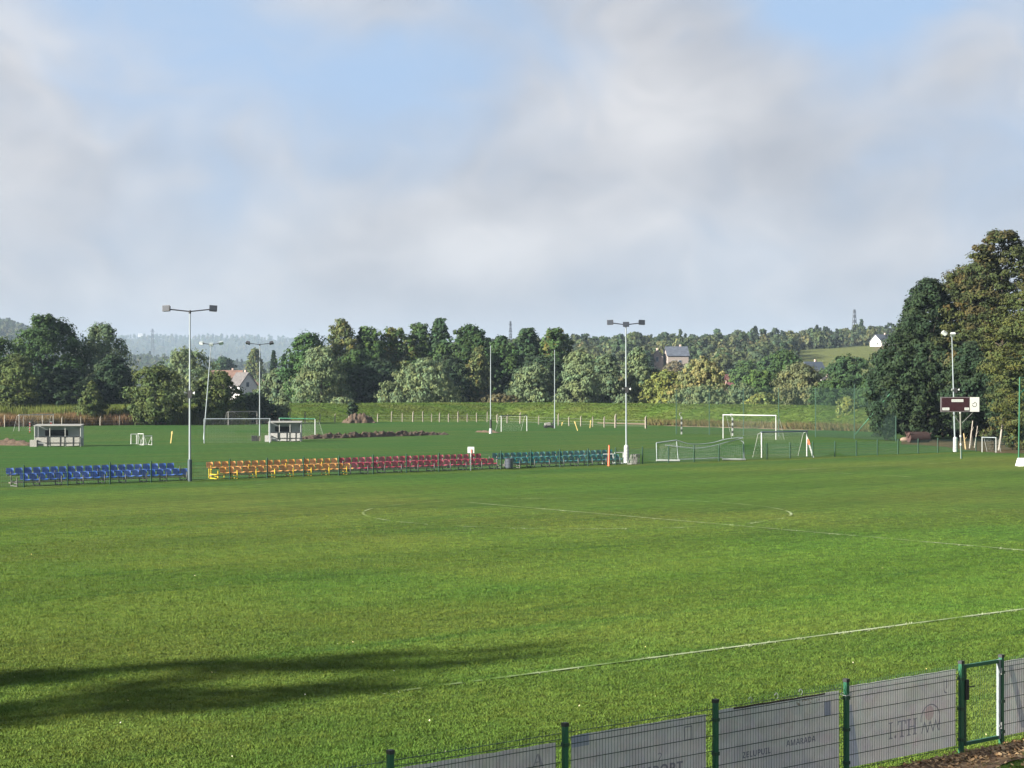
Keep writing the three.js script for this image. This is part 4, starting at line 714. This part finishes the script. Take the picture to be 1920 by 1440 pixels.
// ---------------------------------------------------------------- earth heaps, dry growth, bare track
function heap(label, p0, p1, w, h, seed, lumps, material = mat.earth) {
  const n = Math.max(16, Math.round(p0.distanceTo(p1) * 6)), m = 16, pos = [], uv = [], idx = [], dir = p1.clone().sub(p0), L = dir.length(); dir.normalize(); const side = new THREE.Vector3(-dir.z, 0, dir.x);
  for (let i = 0; i <= n; i++) for (let j = 0; j <= m; j++) { const a = i / n, b = j / m * 2 - 1, end = Math.pow(Math.sin(Math.PI * clamp(a, 0, 1)), .35), c = nz(a * L * lumps, b * 2, seed) * .5 + .5 * nz(a * L * lumps * 2.7, b * 5, seed + 3), hgt = Math.max(-.05, h * end * (1 - b * b) * (.75 + 1.1 * c) - .04); const p = p0.clone().addScaledVector(dir, a * L).addScaledVector(side, b * w * (1 + .3 * c)); pos.push(p.x - p0.x, hgt, p.z - p0.z); uv.push(a * L, b * w); if (i && j) { const q = (i - 1) * (m + 1) + j - 1; idx.push(q, q + m + 1, q + 1, q + 1, q + m + 1, q + m + 2); } }
  const g = new THREE.BufferGeometry(); g.setAttribute('position', new THREE.Float32BufferAttribute(pos, 3)); g.setAttribute('uv', new THREE.Float32BufferAttribute(uv, 2)); g.setIndex(idx); g.computeVertexNormals();
  material.side = THREE.DoubleSide; return single('earth_heap', g, material, label, 'earth heap', p0);
}
heap('long low heap of dug earth across the training field', at(548, 178), at(838, 196), .9, .62, 3, .9);
heap('low ridge of earth running left from the left dugout', at(-60, 163), at(62, 160), .9, .62, 8, .8);
heap('brown mound with a bush on top at the foot of the bank', at(646, 256), at(700, 258), 1.6, 1.5, 12, .9);
heap('thin ridge of turned earth at the left bare mast', at(893, 206), at(936, 203), .4, .3, 16, .8);
tree('mound_bush', 'dark', 660, 258, 752, 7, 'small dark bush on top of the brown mound', { base: 1.2, prof: 'dome' });
tree('weed_bush', 'willow', 640, 276, 744, 18, 'pale spiky weeds on the crest of the bank', { prof: 'dome', base: 2.2 });
{
  const R = rng(90), L = [];
  for (let i = 0; i < 8200; i++) { const px = mix(-120, 520, R()), d = mix(233, 243, R()) + (px > 0 ? px * .04 : 0), p = at(px, d), k = .6 + .7 * R(), tall = (.8 + 1.4 * R() * clamp(.65 + fbm(p.x * .12, 1, 2, 3) * 1.6)); L.push([p.x, 0, p.z, 1 + .6 * R(), tall * 1.6, mix3([.15, .09, .05], [.09, .09, .03], clamp(.2 + 1.4 * fbm(p.x * .2, 4, p.z * .2, 3))).map(v => v * k), R() * 6.28]); }
  for (let i = 0; i < 2600; i++) { const px = mix(1215, 1650, R()), d = bankD(px) - mix(13, 26, R()), p = at(px, d), k = .6 + .7 * R(); L.push([p.x, 0, p.z, .9 + .6 * R(), (.5 + .9 * R() * R()) * 1.2, mix3([.12, .08, .042], [.08, .1, .03], R()).map(v => v * k), R() * 6.28]); }
  scatter('dry_weeds', 'tall dry brown weeds along the foot of the bank', 'weeds', tuftGeo(91, 14, .62, .32, .03), blade, L);
  const G = []; for (let i = 0; i < 5200; i++) { const px = mix(-120, 460, R()), d = mix(246, 256, R()), p = at(px, d), k = .7 + .6 * R(); G.push([p.x, 0, p.z, 1.3 + .8 * R(), 2.4 + 3 * R(), mix3([.07, .105, .022], [.115, .12, .035], R()).map(v => v * k), R() * 6.28]); }
  scatter('green_scrub', 'bright green scrub between the weeds and the trees at the left', 'scrub', tuftGeo(93, 18, .5, .45, .05), blade, G);
  const pos = [], idx = [], col = []; const N = 80;
  for (let i = 0; i <= N; i++) { const px = mix(1120, 1660, i / N), c = bankD(px) - 14.5, a = at(px, c + 1.5 * nz(px * .03, 1, 2)), b = at(px, c - mix(7, 15, sstep(1120, 1300, px)) * (1 - .7 * sstep(1480, 1650, px)) + 3 * nz(px * .04, 5, 2)); for (const p of [a, b]) { pos.push(p.x, .012, p.z); col.push(...mix3([.15, .11, .075], [.22, .18, .12], .5 + nz(p.x * .5, 1, p.z * .5))); } if (i) { const q = i * 2; idx.push(q - 2, q - 1, q, q, q - 1, q + 1); } }
  const g = new THREE.BufferGeometry(); g.setAttribute('position', new THREE.Float32BufferAttribute(pos, 3)); g.setAttribute('color', new THREE.Float32BufferAttribute(col, 3)); g.setIndex(idx); g.computeVertexNormals();
  single('bare_track', g, matte({ vertexColors: true, roughness: 1, side: THREE.DoubleSide }), null, null, null, 0, null, 'structure');
  const lp = [], li = [], lc = []; for (let i = 0; i <= 60; i++) { const px = mix(1690, 2060, i / 60), a = at(px, 176), b = at(px, mix(163, 141, sstep(1690, 1900, px)) + 2 * nz(px * .05, 3, 3)); for (const p of [a, b]) { lp.push(p.x, .014, p.z); lc.push(...mix3([.05, .04, .02], [.08, .06, .03], .5 + nz(p.x * .7, 1, p.z * .7))); } if (i) { const q = i * 2; li.push(q - 2, q - 1, q, q, q - 1, q + 1); } }
  const lg = new THREE.BufferGeometry(); lg.setAttribute('position', new THREE.Float32BufferAttribute(lp, 3)); lg.setAttribute('color', new THREE.Float32BufferAttribute(lc, 3)); lg.setIndex(li); lg.computeVertexNormals();
  single('leafy_ground', lg, matte({ vertexColors: true, roughness: 1, side: THREE.DoubleSide }), null, null, null, 0, null, 'structure');
}
// things under the right-hand trees
{
  const r = thing('field_roller', 'rusty brown field roller standing under the dark trees', 'roller', at(1722, 168), .25); part('drum', new THREE.CylinderGeometry(.5, .5, 2.0, 22).rotateZ(Math.PI / 2).translate(0, .5, 0), M(.03, .012, .011, .85, { map: mottle }), r); part('frame', merge([beam([-1.1, .5, 0], [-1.1, 1.0, -.5], .08), beam([1.1, .5, 0], [1.1, 1.0, -.5], .08), beam([-1.14, 1.0, -.5], [1.14, 1.0, -.5], .08), beam([-1.1, .5, 0], [-1.1, .95, .5], .08), beam([1.1, .5, 0], [1.1, .95, .5], .08)]), M(.04, .02, .015, .8), r); for (const e of [-1, 1]) part('end_plate', new THREE.CylinderGeometry(.46, .46, .03, 22).rotateZ(Math.PI / 2).translate(e * 1.02, .5, 0), M(.045, .02, .017, .85), r);
  single('sack', new THREE.SphereGeometry(.5, 14, 10).scale(1, .5, .7).translate(0, .2, 0), M(.25, .19, .15, .9, { map: mottle }), 'pale brown sack on the ground left of the roller', 'sack', at(1697, 171));
  for (const [px, d, px2, top, rad, m, label] of [[1818, 152, 1824, 2.4, .07, mat.birchBark, 'long pale pole leaning behind the scoreboard, tallest of the group'], [1811, 150, 1807, 1.35, .08, mat.plank, 'short yellowish plank leaning right of the scoreboard pole'], [1827, 154, 1833, 1.9, .05, mat.birchBark, 'thin pale pole leaning right of the tallest leaning pole'], [1873, 148, 1881, 2.7, .1, mat.birchBark, 'thick pale trunk leaning right of the little grey goal']]) { const a = at(px, d), b = at(px2, d + .6); single('leaning_pole', merge([rod([0, -.03, 0], [b.x - a.x, top, b.z - a.z], rad, rad * .6, 8), rod([(b.x - a.x) * .6, top * .6, (b.z - a.z) * .6], [(b.x - a.x) * .6 + .18, top * .78, (b.z - a.z) * .6], rad * .4, rad * .2, 6)]), m, label, 'pole', a, 0, 'poles leaning under the trees'); }
}
// ---------------------------------------------------------------- houses
function house(name, label, px, d, base, turn, W, D, wallH, roofH, wallM, roofM, wins = [], extra) {
  const g = thing(name, label, 'house', at(px, d, base), turn);
  // ridge along local x; gable ends at +-W/2
  const sh = new THREE.Shape([[-D / 2, 0], [D / 2, 0], [D / 2, wallH], [0, wallH + roofH], [-D / 2, wallH]].map(p => new THREE.Vector2(...p)));
  part('wall', new THREE.ExtrudeGeometry(sh, { depth: W, bevelEnabled: false }).rotateY(Math.PI / 2).translate(-W / 2, 0, 0), wallM, g);
  const s = Math.hypot(D / 2, roofH), a = Math.atan2(roofH, D / 2), roof = part('roof', merge([-1, 1].map(e => { const b = new THREE.BoxGeometry(W + .8, .22, s + .5); b.translate(0, .11, s / 2 + .05); b.rotateX(a); if (e < 0) b.rotateY(Math.PI); b.translate(0, wallH + roofH, 0); return b; })), roofM, g);
  part('chimney', box(.6, 1.6, .6, W * .2, wallH + roofH + .2, -.3), extra?.chimney ?? M(.4, .3, .26, .9), roof);
  for (const [face, u, y, w, h] of wins) { const m = part('window', box(w + .2, h + .2, .12), mat.white, g); if (face === 'x') { m.rotation.y = Math.PI / 2; m.position.set(W / 2 + .04, y, u); } else if (face === '-x') { m.rotation.y = Math.PI / 2; m.position.set(-W / 2 - .04, y, u); } else m.position.set(u, y, D / 2 + .04); part('pane', box(w, h, .16), M(.03, .045, .07, .12), m); }
  return g;
}
const tileGrey = M(.11, .105, .11, .8, { map: mottle }), tileRed = M(.22, .13, .1, .8, { map: mottle }), tileBlue = M(.09, .11, .15, .6, { map: mottle });
house('gabled_house', 'white gabled house with grey roof behind the olive trees at the left', 455, 560, 0, -.95, 8, 6.4, 5.2, 4.2, M(.72, .74, .78, .8, { map: mottle }), tileGrey, [['x', .3, 5.8, .9, 1.4], ['x', -1, 2.6, 1, 1.3]]);
house('red_roof_house', 'house with long reddish roof left of the white gable', 424, 620, 0, .1, 11, 8, 6, 4.6, M(.5, .42, .35, .8), tileRed);
house('red_roof_house', 'house with red roof edge behind the rear two-lamp mast', 489, 600, 0, .4, 5, 6, 4.2, 3, M(.55, .4, .28, .8), tileRed);
house('pink_house', 'pinkish house with grey-blue roof on the hillside', 1268, 640, 11.6, .12, 7.6, 7, 4.6, 3.2, M(.34, .3, .28, .8, { map: mottle }), tileBlue, [['z', -1.8, 2.4, 1, 1.2], ['z', .6, 2.4, 1, 1.2]]);
house('pink_house', 'pink gabled wing left of the pinkish house', 1233, 642, 11.6, 1.45, 6, 4.2, 4.2, 2.4, M(.42, .35, .32, .8, { map: mottle }), tileGrey, [['-x', 0, 3.4, .9, 1.6]]);
house('maroon_house', 'low house with maroon roof and tall white chimney', 1380, 480, 0, .1, 5.2, 6, 4.8, 3.4, M(.3, .2, .18, .8), M(.1, .03, .035, .7), [], { chimney: mat.white });
single('tall_chimney', merge([box(.75, 7.5, .75, 0, 3.75, 0), box(.95, .25, .95, 0, 7.6, 0)]), M(.66, .62, .66, .8), 'tall white chimney stack before the maroon roof', 'chimney', at(1385, 474, .6));
house('white_house', 'white gabled house with dark roof on the meadow edge', 1655, 806, 23.4, .68, 10, 6.4, 2.2, 3.0, M(.82, .8, .76, .7), tileBlue, [['-x', -.9, 1.4, .8, 1.1], ['-x', .9, 1.4, .8, 1.1]]);
house('white_house', 'small white house end above the dark roof at the right', 1680, 900, rightHill(1680, 900) - .8, .9, 6, 4.6, 2.2, 2.2, M(.8, .8, .78, .7), tileGrey);
house('barn', 'dark blue roof showing above the olive willow', 1524, 560, 6.2, .5, 6.4, 6, 3, 3.6, M(.4, .36, .3, .8), M(.05, .065, .09, .6));
house('cottage', 'tiny pale cottage below the meadow', 1549, 470, 1.5, .5, 3.4, 4, 4, 2, M(.75, .74, .72, .8), tileGrey);
house('cottage', 'tiny cottage with orange roof left of the three-lamp mast', 1160, 560, 4, .3, 5, 5, 3.4, 2.4, M(.6, .5, .42, .8), M(.4, .17, .1, .8));
house('cottage', 'distant white cottage on the hazy ridge at the left', 263, 5700, farRidge(263, 5700) + 6, .3, 13, 9, 7, 4, M(.5, .5, .5, .8), M(.25, .25, .26, .8));
// ---------------------------------------------------------------- pylons
function pylon(label, px, d, base, top, w, arms) {
  const g = thing('lattice_pylon', label, 'pylon', at(px, d, base), .5), H = top - base, L = [], n = 9, half = (y) => w / 2 * (1 - .82 * y / H), c = (i, y) => [[-1, -1], [1, -1], [1, 1], [-1, 1]][i].map(v => v * half(y));
  for (let k = 0; k < n; k++) { const a = H * k / n, b = H * (k + 1) / n; for (let i = 0; i < 4; i++) { const j = (i + 1) % 4, A = c(i, a), B = c(i, b), C = c(j, a), D = c(j, b); L.push(beam([A[0], a, A[1]], [B[0], b, B[1]], .28), beam([A[0], a, A[1]], [D[0], b, D[1]], .16), beam([C[0], a, C[1]], [B[0], b, B[1]], .16)); } }
  part('tower', merge(L), mat.pylon, g); for (const [y, l] of arms) part('cross_arm', merge([beam([-l, H * y, 0], [l, H * y, 0], .28), beam([-l, H * y, 0], [0, H * (y + .05), 0], .18), beam([l, H * y, 0], [0, H * (y + .05), 0], .18)]), mat.pylon, g);
}
pylon('slim lattice mast on the hill above the meadow at the right', 1602, 1250, rightHill(1602, 1250) - 1.5, high(580, 1250), 4.6, [[.92, 1], [.7, 1.1]]);
pylon('faint lattice mast on the skyline above the central trees', 957, 1700, rightHill(957, 1700) - 1.5, high(602, 1700), 5, [[.93, 1.8], [.8, 2], [.66, 2]]);
pylon('faint hazy pylon before the ridge at the left', 286, 2900, leftHill(286, 2900) - 1.5, high(616, 2900), 9, [[.93, 4], [.8, 6], [.68, 5]]);

{ let tri = 0; scene.traverse(o => { if (o.isMesh && !o.isInstancedMesh) tri += (o.geometry.index ? o.geometry.index.count : o.geometry.attributes.position.count) / 3; }); console.log('triangles', tri); }
renderer.render(scene, camera);
